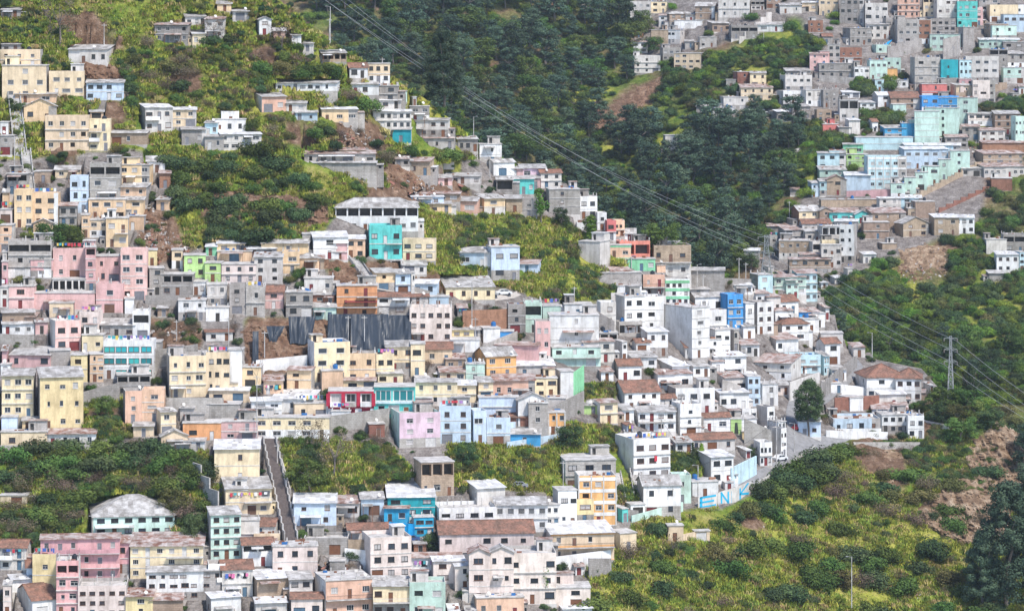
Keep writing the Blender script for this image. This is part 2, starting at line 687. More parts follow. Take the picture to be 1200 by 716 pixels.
# ------------------------------------------------------------------ cover masks over the pictured ground
def pip(poly, X, Y):
    inside = np.zeros(X.shape, bool); n = len(poly)
    for i in range(n):
        x1, y1 = poly[i]; x2, y2 = poly[(i+1) % n]
        if y1 == y2: continue
        cond = ((y1 > Y) != (y2 > Y)) & (X < (x2-x1)*(Y-y1)/(y2-y1) + x1)
        inside ^= cond
    return inside
VEG_NEAR = [
 [(-300,-300),(300,-300),(410,50),(590,180),(500,195),(440,235),(390,250),(375,285),(215,290),(200,250),(195,180),(150,175),(30,185),(-300,190)],
 [(490,237),(600,240),(725,290),(742,345),(700,357),(630,350),(590,335),(470,322),(470,300)],
 [(-300,526),(240,526),(262,570),(250,610),(240,640),(60,640),(-300,650)],
 [(330,508),(460,525),(490,565),(400,582),(350,577),(335,560)],
 [(525,520),(640,525),(660,495),(720,500),(747,590),(660,590),(640,577),(530,570)],
 [(784,520),(826,530),(822,562),(784,562)],
 [(690,662),(760,600),(850,596),(890,575),(1000,520),(1090,512),(1090,470),(1110,455),(1520,440),(1520,830),(685,830)],
 [(97,462),(150,462),(162,512),(97,512)],
 [(340,392),(385,388),(385,412),(335,420)],
 [(680,452),(722,450),(722,475),(680,475)],
 [(30,262),(95,268),(95,285),(40,285)],
]
YEL_NEAR = [
 [(255,60),(330,40),(400,90),(340,110),(290,130),(250,105)], [(400,60),(450,70),(600,180),(560,175),(500,140),(430,75)],
 [(640,300),(735,300),(742,345),(640,340)], [(700,660),(900,600),(1000,560),(1170,690),(1200,830),(685,830)], [(190,185),(215,170),(235,260),(205,240)],
 [(430,530),(470,530),(480,560),(440,560)], [(560,540),(620,530),(640,570),(560,565)], [(140,60),(180,95),(190,110),(150,90)], [(940,590),(1120,600),(1160,690),(930,700)],
]
DIRT_NEAR = [
 [(60,20),(110,15),(150,50),(120,70)], [(200,60),(240,90),(225,120),(195,95)], [(280,60),(320,50),(330,80)], [(330,140),(380,150),(370,175),(335,170)], [(602,262),(618,266),(622,276),(608,276)], [(750,655),(775,655),(765,668)], [(420,215),(470,225),(480,240),(430,235)],
 [(240,222),(385,235),(385,262),(350,262),(300,240),(240,260)], [(378,305),(490,308),(480,335),(390,335)],
 [(160,236),(200,250),(225,300),(165,315)], [(165,370),(240,378),(240,412),(170,398)], [(285,372),(485,372),(485,440),(285,440)],
 [(1150,510),(1180,510),(1200,530),(1203,575),(1185,605),(1150,640),(1110,630),(1072,600),(1110,570),(1140,545)], [(1028,528),(1056,522),(1064,575),(1044,575)], [(390,140),(445,145),(460,180),(400,175)],
 [(95,72),(135,76),(150,96),(100,92)], [(445,190),(540,200),(560,240),(470,240)], [(985,520),(1050,510),(1080,530),(1020,560)],
 [(1075,470),(1105,470),(1090,520),(1070,500)], [(860,605),(900,610),(900,630),(870,620)], [(60,150),(100,150),(90,185),(60,180)],
 [(100,478),(150,480),(150,492),(100,490)], [(470,322),(600,325),(560,345),(480,340)],[(110,118),(150,125),(150,150),(115,140)],
]
URB_FAR = [[(735,-90),(1520,-90),(1520,100),(1200,112),(1140,150),(1160,215),(1150,262),(960,345),(880,335),(900,270),(955,215),(990,150),(930,145),(860,138),(905,95),(945,60),(935,20),(830,60),(740,90)]]
DIRT_FAR = [[(1080,236),(1112,208),(1165,194),(1172,226),(1100,244)], [(700,120),(785,92),(770,118),(720,150),(690,160)], [(1050,290),(1125,285),(1110,330),(1060,325)], [(1040,305),(1095,330),(1110,345),(1050,325)], [(800,60),(880,45),(860,62),(800,68)]]
GX = np.arange(-300, 1521, 4.0); GY = np.arange(-300, 841, 4.0)
MX, MY = np.meshgrid(GX, GY)
def blur(m, n):
    for _ in range(n):
        m = (m + np.roll(m, 1, 0) + np.roll(m, -1, 0) + np.roll(m, 1, 1) + np.roll(m, -1, 1))/5
    return m
def mask(polys, n=4):
    m = np.zeros(MX.shape)
    for p in polys: m = np.maximum(m, pip(p, MX, MY).astype(float))
    return blur(m, n)
def samp(m, X, Y):
    i = np.clip((np.asarray(Y) - GY[0])/4, 0, len(GY)-1.001); j = np.clip((np.asarray(X) - GX[0])/4, 0, len(GX)-1.001)
    i0 = i.astype(int); j0 = j.astype(int); fi = i-i0; fj = j-j0
    return m[i0,j0]*(1-fi)*(1-fj)+m[i0+1,j0]*fi*(1-fj)+m[i0,j0+1]*(1-fi)*fj+m[i0+1,j0+1]*fi*fj
m_veg, m_yel, m_dirt = mask(VEG_NEAR), mask(YEL_NEAR, 10), mask(DIRT_NEAR, 5)
f_urb, f_dirt = mask(URB_FAR, 4), mask(DIRT_FAR, 3)
CLEAR_FAR = [[(740,110),(850,130),(830,170),(760,220),(690,230),(690,180)], [(820,60),(960,20),(1000,60),(960,110),(900,110),(820,90)], [(900,215),(960,160),(1010,120),(1010,190),(950,230)], [(1140,90),(1300,80),(1300,135),(1140,140)], [(990,300),(1080,265),(1110,300),(1080,380),(1000,360)], [(1090,330),(1200,290),(1300,300),(1300,420),(1180,420)], [(640,110),(700,90),(740,110),(700,140)], [(790,230),(870,200),(850,260)]]
f_clear = mask(CLEAR_FAR, 8)
RX = [-300, 0, 200, 330, 390, 440, 500, 560, 600, 660, 690, 720, 790, 830, 880, 955, 985, 1020, 1080, 1100, 1130, 1175, 1195, 1212, 1235, 1300, 1520]
RY = [-280, -150, -70, 4, 52, 78, 118, 168, 190, 215, 240, 268, 312, 334, 342, 352, 395, 420, 432, 455, 478, 508, 540, 590, 650, 760, 800]

NOBUILD = [[(800,560),(880,535),(925,520),(915,465),(945,465),(965,505),(1030,505),(1030,535),(950,545),(880,600),(800,620)], [(300,505),(330,505),(355,640),(325,640)], [(0,105),(32,105),(46,240),(0,240)][0:0] or [(8,105),(32,105),(34,182),(12,182)],
  [(555,325),(640,325),(640,356),(555,358)], [(900,440),(1015,410),(1015,480),(940,480)], [(285,370),(485,370),(485,412),(285,440)], [(1000,505),(1100,500),(1110,530),(1000,530)]]
def fill(zone, n, ws, hs, region, seed=0, over=.22, box=(-4, 1196, 12, 712), cols=None):
    rr = random.Random((11 if zone == 'near' else 12) + seed); occ = np.zeros(MX.shape)
    zr = [r for r in recs if r.zone == zone]
    def cells(x0, x1, y0, y1):
        return (slice(int((y0-GY[0])/4), max(int((y0-GY[0])/4)+1, int((y1-GY[0])/4)+1)), slice(int((x0-GX[0])/4), int((x1-GX[0])/4)+1))
    for r in zr: occ[cells(r.x0, r.x1, r.yt, r.yb)] = 1
    bad = 1 - region; base_bad = bad.copy()
    if zone == 'near':
        for p in NOBUILD: base_bad[pip(p, MX, MY)] = 1
        for i, x in enumerate(GX):
            y_ = float(np.interp(x, RX, RY)); base_bad[MY[:, i] < y_ + 6, i] = 1
    out = []
    for _ in range(14000):
        if len(out) >= n: break
        w, h = rr.uniform(*ws), rr.uniform(*hs); x, y = rr.uniform(*box[:2]), rr.uniform(*box[2:])
        c = cells(x, x+w, y, y+h)
        if occ[c].mean() > over or base_bad[c].mean() > .15: continue
        q = min(zr, key=lambda r: abs((r.x0+r.x1)/2-x-w/2) + abs((r.yt+r.yb)/2-y) + rr.uniform(0, 60))
        r = Rec(); r.x0, r.x1, r.yt, r.yb = x, x+w, y, y+h; r.zone = zone; r.name = ''
        r.col = rr.choice((q.col, q.col, q.col, 'W', 'w', 'g', 'G', 'A', 'k')) if q.col not in 'BTnLr' else rr.choice('WgGA'); r.roof = rr.choice('fppszxxstg' if zone == 'near' else 'fpfpszxt')
        if cols: r.col = rr.choice(cols); r.roof = rr.choice('sztxgpf')
        r.h = r.w = r.L = r.rot = None; r.side = r.found = r.band = r.glass = None; r.flags = set()
        if rr.random() < .18: r.flags.add('k')
        if rr.random() < .1: r.flags.add('q')
        if rr.random() < .12: r.flags.add('n')
        recs.append(r); out.append(r); occ[c] = 1
    print('FILL', zone, len(out))
fill('near', 165, (12, 36), (10, 24), (1 - m_veg)*(1 - m_dirt))
fill('near', 60, (13, 27), (11, 20), (1 - m_veg)*(1 - m_dirt), 5, .42, (700, 1000, 345, 560), 'wwwWwuGb')
fill('far', 120, (9, 26), (8, 17), f_urb*(1 - f_dirt))
for r in recs:
    rr = random.Random(int(r.x0*7919 + r.yt*131 + r.yb))
    r.rnd = rr
    xc = (r.x0 + r.x1)/2
    if not r.name and r.zone == 'near' and xc > 690 and r.yb > 340 and r.col in 'gGW' and rr.random() < .6: r.col = {'g': 'W', 'G': 'w', 'W': 'w'}[r.col]
    if not r.name and r.zone == 'near' and xc > 690 and r.yb > 340 and r.side is None and r.col in 'wW': r.side = rr.choice('wwW')
    if not r.name and r.roof in 's' and rr.random() < (.34 if xc > 680 and r.zone == 'near' else .18): r.roof = rr.choice('txt')
    if not r.name and r.roof in 'fp' and 'n' not in r.flags and rr.random() < .07 and r.yb - r.yt > 20: r.flags |= {'o', 'q'}
    S = near if r.zone == 'near' else far
    r.D = S(xc, r.yb)
    if r.rot is None:
        if r.zone == 'near':
            r.rot = rr.uniform(14, 26) if (xc > 715 and r.yb > 350) else rr.uniform(-3, 11)
        else: r.rot = rr.uniform(-8, 14)
    r.s = F / r.D
# the gaps between the surveyed houses hold smaller ones of the same colours
VEGBOX = None
# depth of each house: up to the foot of the house behind it
for r in recs:
    best = 10.5
    for q in recs:
        if q is r or q.zone != r.zone: continue
        ov = min(r.x1, q.x1) - max(r.x0, q.x0)
        if ov > 0.3 * min(r.x1 - r.x0, q.x1 - q.x0) and q.D > r.D + 0.8:
            best = min(best, q.D - r.D - 0.25)
    wm = (r.x1 - r.x0) / r.s
    if r.L is None: r.L = max(3.6, min(best, max(5.5, 0.85*wm), 10.5))
    th = math.radians(r.rot); c, s_ = math.cos(th), abs(math.sin(th))
    r.L = min(r.L, 0.62*wm/max(s_, 1e-3)) if s_ > 0.1 else r.L
    r.L = max(r.L, 2.0)
    r.W = max((wm - r.L*s_)/c, 0.3*wm)
    r.Yc = r.D + (r.W*s_ + r.L*c)/2
    r.X = ((r.x0 + r.x1)/2 - CX)/F * (r.D + 0.5*r.W*s_)
    r.zb = -(r.yb - HY)/F * r.D
    rise = {'s': .12, 'x': .12, 'z': .10, 't': .22, 'g': .2, 'T': .24, 'h': .22, 'G': .0}.get(r.roof, 0) * r.L
    if r.roof == 'G': rise = 0.22*r.W
    rise = min(rise, 3.4)
    wmax = {'T': 1, 'h': 1, 't': 1, 'g': 1}.get(r.roof, 0)
    Dt = r.D + (0.5 if wmax or r.roof == 'G' else 0.85)*(r.L*c + r.W*s_*0.5)
    ztop = -(r.yt - HY)/F * Dt
    total = ztop - r.zb
    if total - rise < 2.1: rise = max(0.25, min(rise, total - 2.1))
    if r.roof in 'fpq': rise = 0
    r.rise = rise
    r.H = max(1.9, total - rise)
    if r.h is None: r.h = max(1, round(r.H/2.75))
    while r.H/r.h > 4.4: r.h += 1
    while r.h > 1 and r.H/r.h < 1.95: r.h -= 1

def nz(v, sc, oct=4):
    return noise.fractal(v*sc, 0.7, 2.0, oct)

# ridge of the near hill
def ridge(x):
    y = float(np.interp(x, RX, RY))
    for r in recs:
        if r.zone == 'near' and r.x0 - 8 < x < r.x1 + 8: y = min(y, r.yb - 6)
    return y

# ------------------------------------------------------------------ materials
MAT = {}
def newmat(name, rough=0.85):
    m = bpy.data.materials.new(name); m.use_nodes = True
    b = m.node_tree.nodes['Principled BSDF']; b.inputs['Roughness'].default_value = rough
    b.inputs['Specular IOR Level'].default_value = 0.25
    return m, m.node_tree, b
def N(nt, typ, **kw):
    n = nt.nodes.new(typ)
    for k, v in kw.items():
        if k in n.inputs: n.inputs[k].default_value = v
        else: setattr(n, k, v)
    return n
def mix(nt, fac, a, b, mode='MIX'):
    n = nt.nodes.new('ShaderNodeMix'); n.data_type = 'RGBA'; n.blend_type = mode
    for sock, v in ((n.inputs[0], fac), (n.inputs[6], a), (n.inputs[7], b)):
        if hasattr(v, 'is_linked') or hasattr(v, 'node'): nt.links.new(v, sock)
        elif isinstance(v, (int, float)): sock.default_value = v
        else: sock.default_value = (*v, 1) if len(v) == 3 else v
    return n.outputs[2]
def ramp(nt, src, stops):
    n = nt.nodes.new('ShaderNodeValToRGB'); e = n.color_ramp.elements
    while len(e) < len(stops): e.new(0.5)
    for k, (p, c) in enumerate(stops):
        e[k].position = p; e[k].color = (*c, 1) if not isinstance(c, (int, float)) else (c, c, c, 1)
    nt.links.new(src, n.inputs[0]); return n.outputs[0]
def objcoord(nt, scale=(1,1,1)):
    t = N(nt, 'ShaderNodeTexCoord'); mp = N(nt, 'ShaderNodeMapping'); mp.inputs['Scale'].default_value = scale
    nt.links.new(t.outputs['Object'], mp.inputs[0]); return mp.outputs[0]
def noisetex(nt, vec, scale, detail=4, rough=.6):
    n = N(nt, 'ShaderNodeTexNoise'); n.inputs['Scale'].default_value = scale; n.inputs['Detail'].default_value = detail; n.inputs['Roughness'].default_value = rough
    nt.links.new(vec, n.inputs['Vector']); return n.outputs['Fac']
def geo(nt): return N(nt, 'ShaderNodeNewGeometry').outputs['Position']
def bump(nt, b, h, strength, dist=0.1):
    n = N(nt, 'ShaderNodeBump'); n.inputs['Strength'].default_value = strength; n.inputs['Distance'].default_value = dist
    nt.links.new(h, n.inputs['Height']); nt.links.new(n.outputs[0], b.inputs['Normal'])

WALL = dict(j=(.74,.41,.42), d=(.05,.42,.66), w=(.84,.83,.815), W=(.67,.63,.59), c=(.83,.67,.46), C=(.79,.57,.37), p=(.78,.50,.47), P=(.64,.40,.39), g=(.42,.39,.36), G=(.53,.49,.455),
  b=(.58,.69,.80), B=(.08,.36,.68), t=(.14,.60,.55), T=(.03,.36,.40), m=(.58,.75,.66), a=(.56,.74,.78), o=(.80,.42,.19), y=(.82,.66,.38),
  s=(.80,.52,.38), r=(.70,.24,.20), k=(.38,.19,.13), n=(.28,.64,.38), l=(.72,.54,.63), L=(.48,.66,.27), A=(.48,.36,.27), u=(.80,.68,.62))
CNAME = dict(j='rose pink', d='azure', w='white', W='off white', c='cream', C='tan cream', p='pink', P='dusty pink', g='grey concrete', G='pale grey', b='pale blue', B='bright blue',
  t='turquoise', T='teal', m='mint', a='aqua', o='orange', y='yellow', s='peach', r='coral red', k='brick red', n='green', l='lilac', L='lime green', A='tan brick', u='blush')
def wallmat(k):
    if ('wall', k) in MAT: return MAT['wall', k]
    m, nt, b = newmat('wall_' + CNAME[k].replace(' ', '_'), 0.9)
    c = WALL[k]; L = nt.links
    g = geo(nt)
    oi = N(nt, 'ShaderNodeObjectInfo')
    hs = N(nt, 'ShaderNodeHueSaturation')
    mr = N(nt, 'ShaderNodeMapRange'); mr.inputs['To Min'].default_value = 0.86; mr.inputs['To Max'].default_value = 1.08
    L.new(oi.outputs['Random'], mr.inputs['Value']); L.new(mr.outputs[0], hs.inputs['Value'])
    mr2 = N(nt, 'ShaderNodeMapRange'); mr2.inputs['To Min'].default_value = 0.488; mr2.inputs['To Max'].default_value = 0.512
    L.new(oi.outputs['Random'], mr2.inputs['Value']); L.new(mr2.outputs[0], hs.inputs['Hue'])
    hs.inputs['Color'].default_value = (*c, 1)
    base = hs.outputs[0]
    if k in 'gGAk':     # bare blockwork
        bt = N(nt, 'ShaderNodeTexBrick'); bt.inputs['Scale'].default_value = 1.0
        bt.inputs['Brick Width'].default_value = .8; bt.inputs['Row Height'].default_value = .4; bt.inputs['Mortar Size'].default_value = .03
        bt.inputs['Color1'].default_value = (1,1,1,1); bt.inputs['Color2'].default_value = (.8,.8,.8,1); bt.inputs['Mortar'].default_value = (.66,.66,.66,1)
        mp = N(nt, 'ShaderNodeCombineXYZ'); sp = N(nt, 'ShaderNodeSeparateXYZ'); L.new(g, sp.inputs[0])
        ad = N(nt, 'ShaderNodeMath', operation='ADD'); L.new(sp.outputs[0], ad.inputs[0]); L.new(sp.outputs[1], ad.inputs[1])
        L.new(ad.outputs[0], mp.inputs[0]); L.new(sp.outputs[2], mp.inputs[1]); L.new(mp.outputs[0], bt.inputs['Vector'])
        base = mix(nt, 1.0, base, bt.outputs['Color'], 'MULTIPLY')
    # weathering: broad stains and vertical runs of rain dirt
    n1 = noisetex(nt, g, 0.35, 5, .65)
    st = ramp(nt, n1, [(.35, (.62,.60,.57)), (.56, (1,1,1))])
    base = mix(nt, .55, base, st, 'MULTIPLY')
    mp = N(nt, 'ShaderNodeMapping'); mp.inputs['Scale'].default_value = (1.0, 1.0, .16); L.new(g, mp.inputs[0])
    n2 = noisetex(nt, mp.outputs[0], .8, 6, .7)
    st2 = ramp(nt, n2, [(.38, (.36,.33,.30)), (.53, (1,1,1))])
    base = mix(nt, .36, base, st2, 'MULTIPLY')
    n3 = noisetex(nt, g, 2.6, 3, .6)
    base = mix(nt, .3, base, ramp(nt, n3, [(.3, (.7,.7,.7)), (.7, (1.1,1.1,1.1))]), 'MULTIPLY')
    # render that has come off, patches of other plaster
    pf = ramp(nt, noisetex(nt, g, .8, 6, .75), [(.655, 0.0), (.675, 1.0)])
    base = mix(nt, pf, base, (.40,.36,.32) if k not in 'gG' else (.58,.55,.52))
    L.new(base, b.inputs['Base Color'])
    MAT['wall', k] = m; return m
def roofmat(kind):
    if ('roof', kind) in MAT: return MAT['roof', kind]
    names = dict(s='fibre_cement_sheet', z='zinc_sheet', x='rusty_sheet', t='clay_tile', c='roof_concrete', q='roof_concrete')
    cols = dict(s=((.60,.58,.56), (.30,.28,.26)), z=((.84,.84,.85), (.58,.57,.56)), x=((.56,.50,.47), (.27,.13,.09)), t=((.33,.17,.12), (.19,.12,.09)), c=((.60,.575,.55), (.34,.32,.30)))
    m, nt, b = newmat(names[kind], .8 if kind != 'z' else .6); L = nt.links
    a, d = cols[kind if kind in cols else 'c']
    g = geo(nt); oc = objcoord(nt)
    f = ramp(nt, noisetex(nt, g, .5, 5, .7), [(.40, 0.0), (.62, 1.0)])
    base = mix(nt, f, a, d)
    if kind in 'szxt':
        # each sheet or tile row has its own tone, laid across the width
        sp = N(nt, 'ShaderNodeSeparateXYZ'); L.new(oc, sp.inputs[0])
        cb = N(nt, 'ShaderNodeCombineXYZ')
        for ax, step in ((0, 1.1 if kind != 't' else .35), (1, 2.4 if kind != 't' else .4)):
            mm = N(nt, 'ShaderNodeMath', operation='DIVIDE'); mm.inputs[1].default_value = step; L.new(sp.outputs[ax], mm.inputs[0])
            fl = N(nt, 'ShaderNodeMath', operation='FLOOR'); L.new(mm.outputs[0], fl.inputs[0]); L.new(fl.outputs[0], cb.inputs[ax])
        oi = N(nt, 'ShaderNodeObjectInfo'); L.new(oi.outputs['Random'], cb.inputs[2])
        wn = N(nt, 'ShaderNodeTexWhiteNoise'); L.new(cb.outputs[0], wn.inputs['Vector'])
        base = mix(nt, .8, base, ramp(nt, wn.outputs['Value'], [(0, (.62,.6,.58)), (.5, (.95,.95,.95)), (.93, (1.05,1.05,1.05)), (1, (1.35,1.35,1.35))]), 'MULTIPLY')
        wv = N(nt, 'ShaderNodeTexWave'); wv.inputs['Scale'].default_value = 2.2 if kind != 't' else 2.0; wv.inputs['Distortion'].default_value = .3
        L.new(oc, wv.inputs['Vector']); bump(nt, b, wv.outputs['Fac'], .5, .12)
    n3 = noisetex(nt, g, 3.0, 4, .7)
    base = mix(nt, .4, base, ramp(nt, n3, [(.3, (.6,.6,.6)), (.65, (1.1,1.1,1.1))]), 'MULTIPLY')
    L.new(base, b.inputs['Base Color']); MAT['roof', kind] = m; return m
def flatmat(name, col, rough=.8, var=0.25, metal=0, scale=1.5):
    if name in MAT: return MAT[name]
    m, nt, b = newmat(name, rough); L = nt.links
    b.inputs['Metallic'].default_value = metal
    f = noisetex(nt, geo(nt), scale, 4, .65)
    base = mix(nt, 1.0, col, ramp(nt, f, [(.3, (1-var,)*3), (.7, (1+var*.4,)*3)]), 'MULTIPLY')
    L.new(base, b.inputs['Base Color']); MAT[name] = m; return m
def glassmat(name, dark, light, share):
    if name in MAT: return MAT[name]
    m, nt, b = newmat(name, .18); L = nt.links; b.inputs['Specular IOR Level'].default_value = .5
    oi = N(nt, 'ShaderNodeObjectInfo')
    r = N(nt, 'ShaderNodeValToRGB'); r.color_ramp.interpolation = 'CONSTANT'; e = r.color_ramp.elements
    e[0].color = (*dark, 1); e[1].position = 1 - share; e[1].color = (*light, 1)
    x = e.new(.45); x.color = (*[v*2.1 for v in dark], 1)
    L.new(oi.outputs['Random'], r.inputs[0]); L.new(r.outputs[0], b.inputs['Base Color']); MAT[name] = m; return m
G_DARK = glassmat('window_glass', (.018,.024,.034), (.42,.40,.39), .2)
G_TEAL = glassmat('teal_window_glass', (.01,.17,.19), (.04,.38,.36), .3)
FR_W = flatmat('white_frame', (.62,.60,.58)); FR_D = flatmat('dark_frame', (.06,.055,.05)); FR_B = flatmat('brown_frame', (.18,.10,.07))
WOOD = flatmat('wooden_door', (.20,.09,.05)); IRON = flatmat('dark_iron', (.05,.05,.055), .5)
D_BLUE = flatmat('blue_door_paint', (.10,.17,.24)); D_RED = flatmat('dark_red_paint', (.22,.05,.05)); D_GREY = flatmat('grey_door_metal', (.22,.22,.24))
TRIM = flatmat('pale_trim', (.62,.59,.55), .85, .35); CONC = roofmat('c')
GALV = flatmat('galvanised_steel', (.36,.37,.38), .45, .2, .3)

def groundmat(name, farzone):
    q = .9 if farzone else 1
    m, nt, b = newmat(name, 1.0); L = nt.links
    b.inputs['Specular IOR Level'].default_value = .1
    at = N(nt, 'ShaderNodeAttribute'); at.attribute_name = 'cover'; sp = N(nt, 'ShaderNodeSeparateColor'); L.new(at.outputs['Color'], sp.inputs[0])
    g = geo(nt)
    nA, nB, nC = noisetex(nt, g, .06, 6, .65), noisetex(nt, g, .35, 5, .7), noisetex(nt, g, 1.6, 4, .7)
    green = ramp(nt, nB, [(.3, (.045*q,.085*q,.018)), (.5, (.12*q,.19*q,.028)), (.7, (.20*q,.26*q,.042))])
    yel = ramp(nt, nB, [(.3, (.17,.21,.032)), (.5, (.35,.35,.062)), (.72, (.47,.40,.14))])
    dirt = ramp(nt, nB, [(.3, (.085,.05,.032)), (.52, (.20,.125,.082)), (.72, (.36,.26,.19))])
    urb = ramp(nt, nB, [(.3, (.13,.11,.10)), (.55, (.27,.24,.22)), (.75, (.42,.39,.36))])
    def fac(sock, amp=1.1, hard=.16):
        a = N(nt, 'ShaderNodeMath', operation='MULTIPLY_ADD'); L.new(nA, a.inputs[0]); a.inputs[1].default_value = amp; a.inputs[2].default_value = -amp*.5
        s_ = N(nt, 'ShaderNodeMath', operation='ADD'); L.new(sock, s_.inputs[0]); L.new(a.outputs[0], s_.inputs[1])
        mr = N(nt, 'ShaderNodeMapRange'); mr.inputs['From Min'].default_value = .5-hard; mr.inputs['From Max'].default_value = .5+hard
        L.new(s_.outputs[0], mr.inputs['Value']); return mr.outputs[0]
    base = mix(nt, fac(sp.outputs[1], 1.6), green, yel)
    base = mix(nt, fac(sp.outputs[0], 1.0), base, dirt)
    base = mix(nt, fac(sp.outputs[2], .4), base, urb)
    base = mix(nt, .7, base, ramp(nt, nC, [(.32, (.45,.45,.45)), (.6, (1.1,1.1,1.1))]), 'MULTIPLY')
    L.new(base, b.inputs['Base Color'])
    ad = N(nt, 'ShaderNodeMath', operation='ADD'); L.new(nB, ad.inputs[0]); L.new(nC, ad.inputs[1])
    bump(nt, b, ad.outputs[0], .9, .7); return m

# ------------------------------------------------------------------ mesh helpers
class MB:
    def __init__(s): s.v, s.f, s.m = [], [], []
    def quad(s, a, b, c, d, mi=0):
        i = len(s.v); s.v += [tuple(a), tuple(b), tuple(c), tuple(d)]; s.f.append((i, i+1, i+2, i+3)); s.m.append(mi)
    def tri(s, a, b, c, mi=0):
        i = len(s.v); s.v += [tuple(a), tuple(b), tuple(c)]; s.f.append((i, i+1, i+2)); s.m.append(mi)
    def box(s, x0, x1, y0, y1, z0, z1, mi=0):
        i = len(s.v)
        s.v += [(x0,y0,z0),(x1,y0,z0),(x1,y1,z0),(x0,y1,z0),(x0,y0,z1),(x1,y0,z1),(x1,y1,z1),(x0,y1,z1)]
        for f in ((0,3,2,1),(4,5,6,7),(0,1,5,4),(1,2,6,5),(2,3,7,6),(3,0,4,7)): s.f.append(tuple(i+k for k in f)); s.m.append(mi)
    def hexa(s, p, mi=0):   # eight points: bottom ring then top ring
        i = len(s.v); s.v += [tuple(q) for q in p]
        for f in ((0,3,2,1),(4,5,6,7),(0,1,5,4),(1,2,6,5),(2,3,7,6),(3,0,4,7)): s.f.append(tuple(i+k for k in f)); s.m.append(mi)
    def tube(s, a, b, r0, r1=None, n=6, mi=0):
        a, b = Vector(a), Vector(b); r1 = r0 if r1 is None else r1
        d = (b-a).normalized(); u = d.orthogonal().normalized(); w = d.cross(u)
        i = len(s.v)
        for c, r in ((a, r0), (b, r1)):
            for k in range(n):
                t = 2*PI*k/n; s.v.append(tuple(c + (u*math.cos(t) + w*math.sin(t))*r))
        for k in range(n):
            s.f.append((i+k, i+(k+1)%n, i+n+(k+1)%n, i+n+k)); s.m.append(mi)
        s.f.append(tuple(i+k for k in range(n))[::-1]); s.m.append(mi); s.f.append(tuple(i+n+k for k in range(n))); s.m.append(mi)
    def mesh(s, name, mats):
        me = bpy.data.meshes.new(name); me.from_pydata(s.v, [], s.f)
        for m in mats: me.materials.append(m)
        if len(mats) > 1: me.polygons.foreach_set('material_index', s.m)
        me.update(); return me
    def build(s, name, mats, parent=None):
        if not s.f: return None
        if not isinstance(mats, (list, tuple)): mats = [mats]
        o = bpy.data.objects.new(name, s.mesh(name, mats)); COL.objects.link(o)
        if parent: o.parent = parent
        return o
def link(name, me, parent=None, loc=None, rz=0, sc=None):
    o = bpy.data.objects.new(name, me); COL.objects.link(o)
    if parent: o.parent = parent
    if loc is not None: o.location = loc
    if rz: o.rotation_euler.z = rz
    if sc is not None: o.scale = sc
    return o
def thing(o, label, cat, group=None):
    o['label'] = label; o['category'] = cat
    if group: o['group'] = group
    return o
def empty(name, loc, rz=0):
    o = bpy.data.objects.new(name, None); COL.objects.link(o); o.location = loc; o.rotation_euler.z = rz; o.empty_display_size = .2
    return o

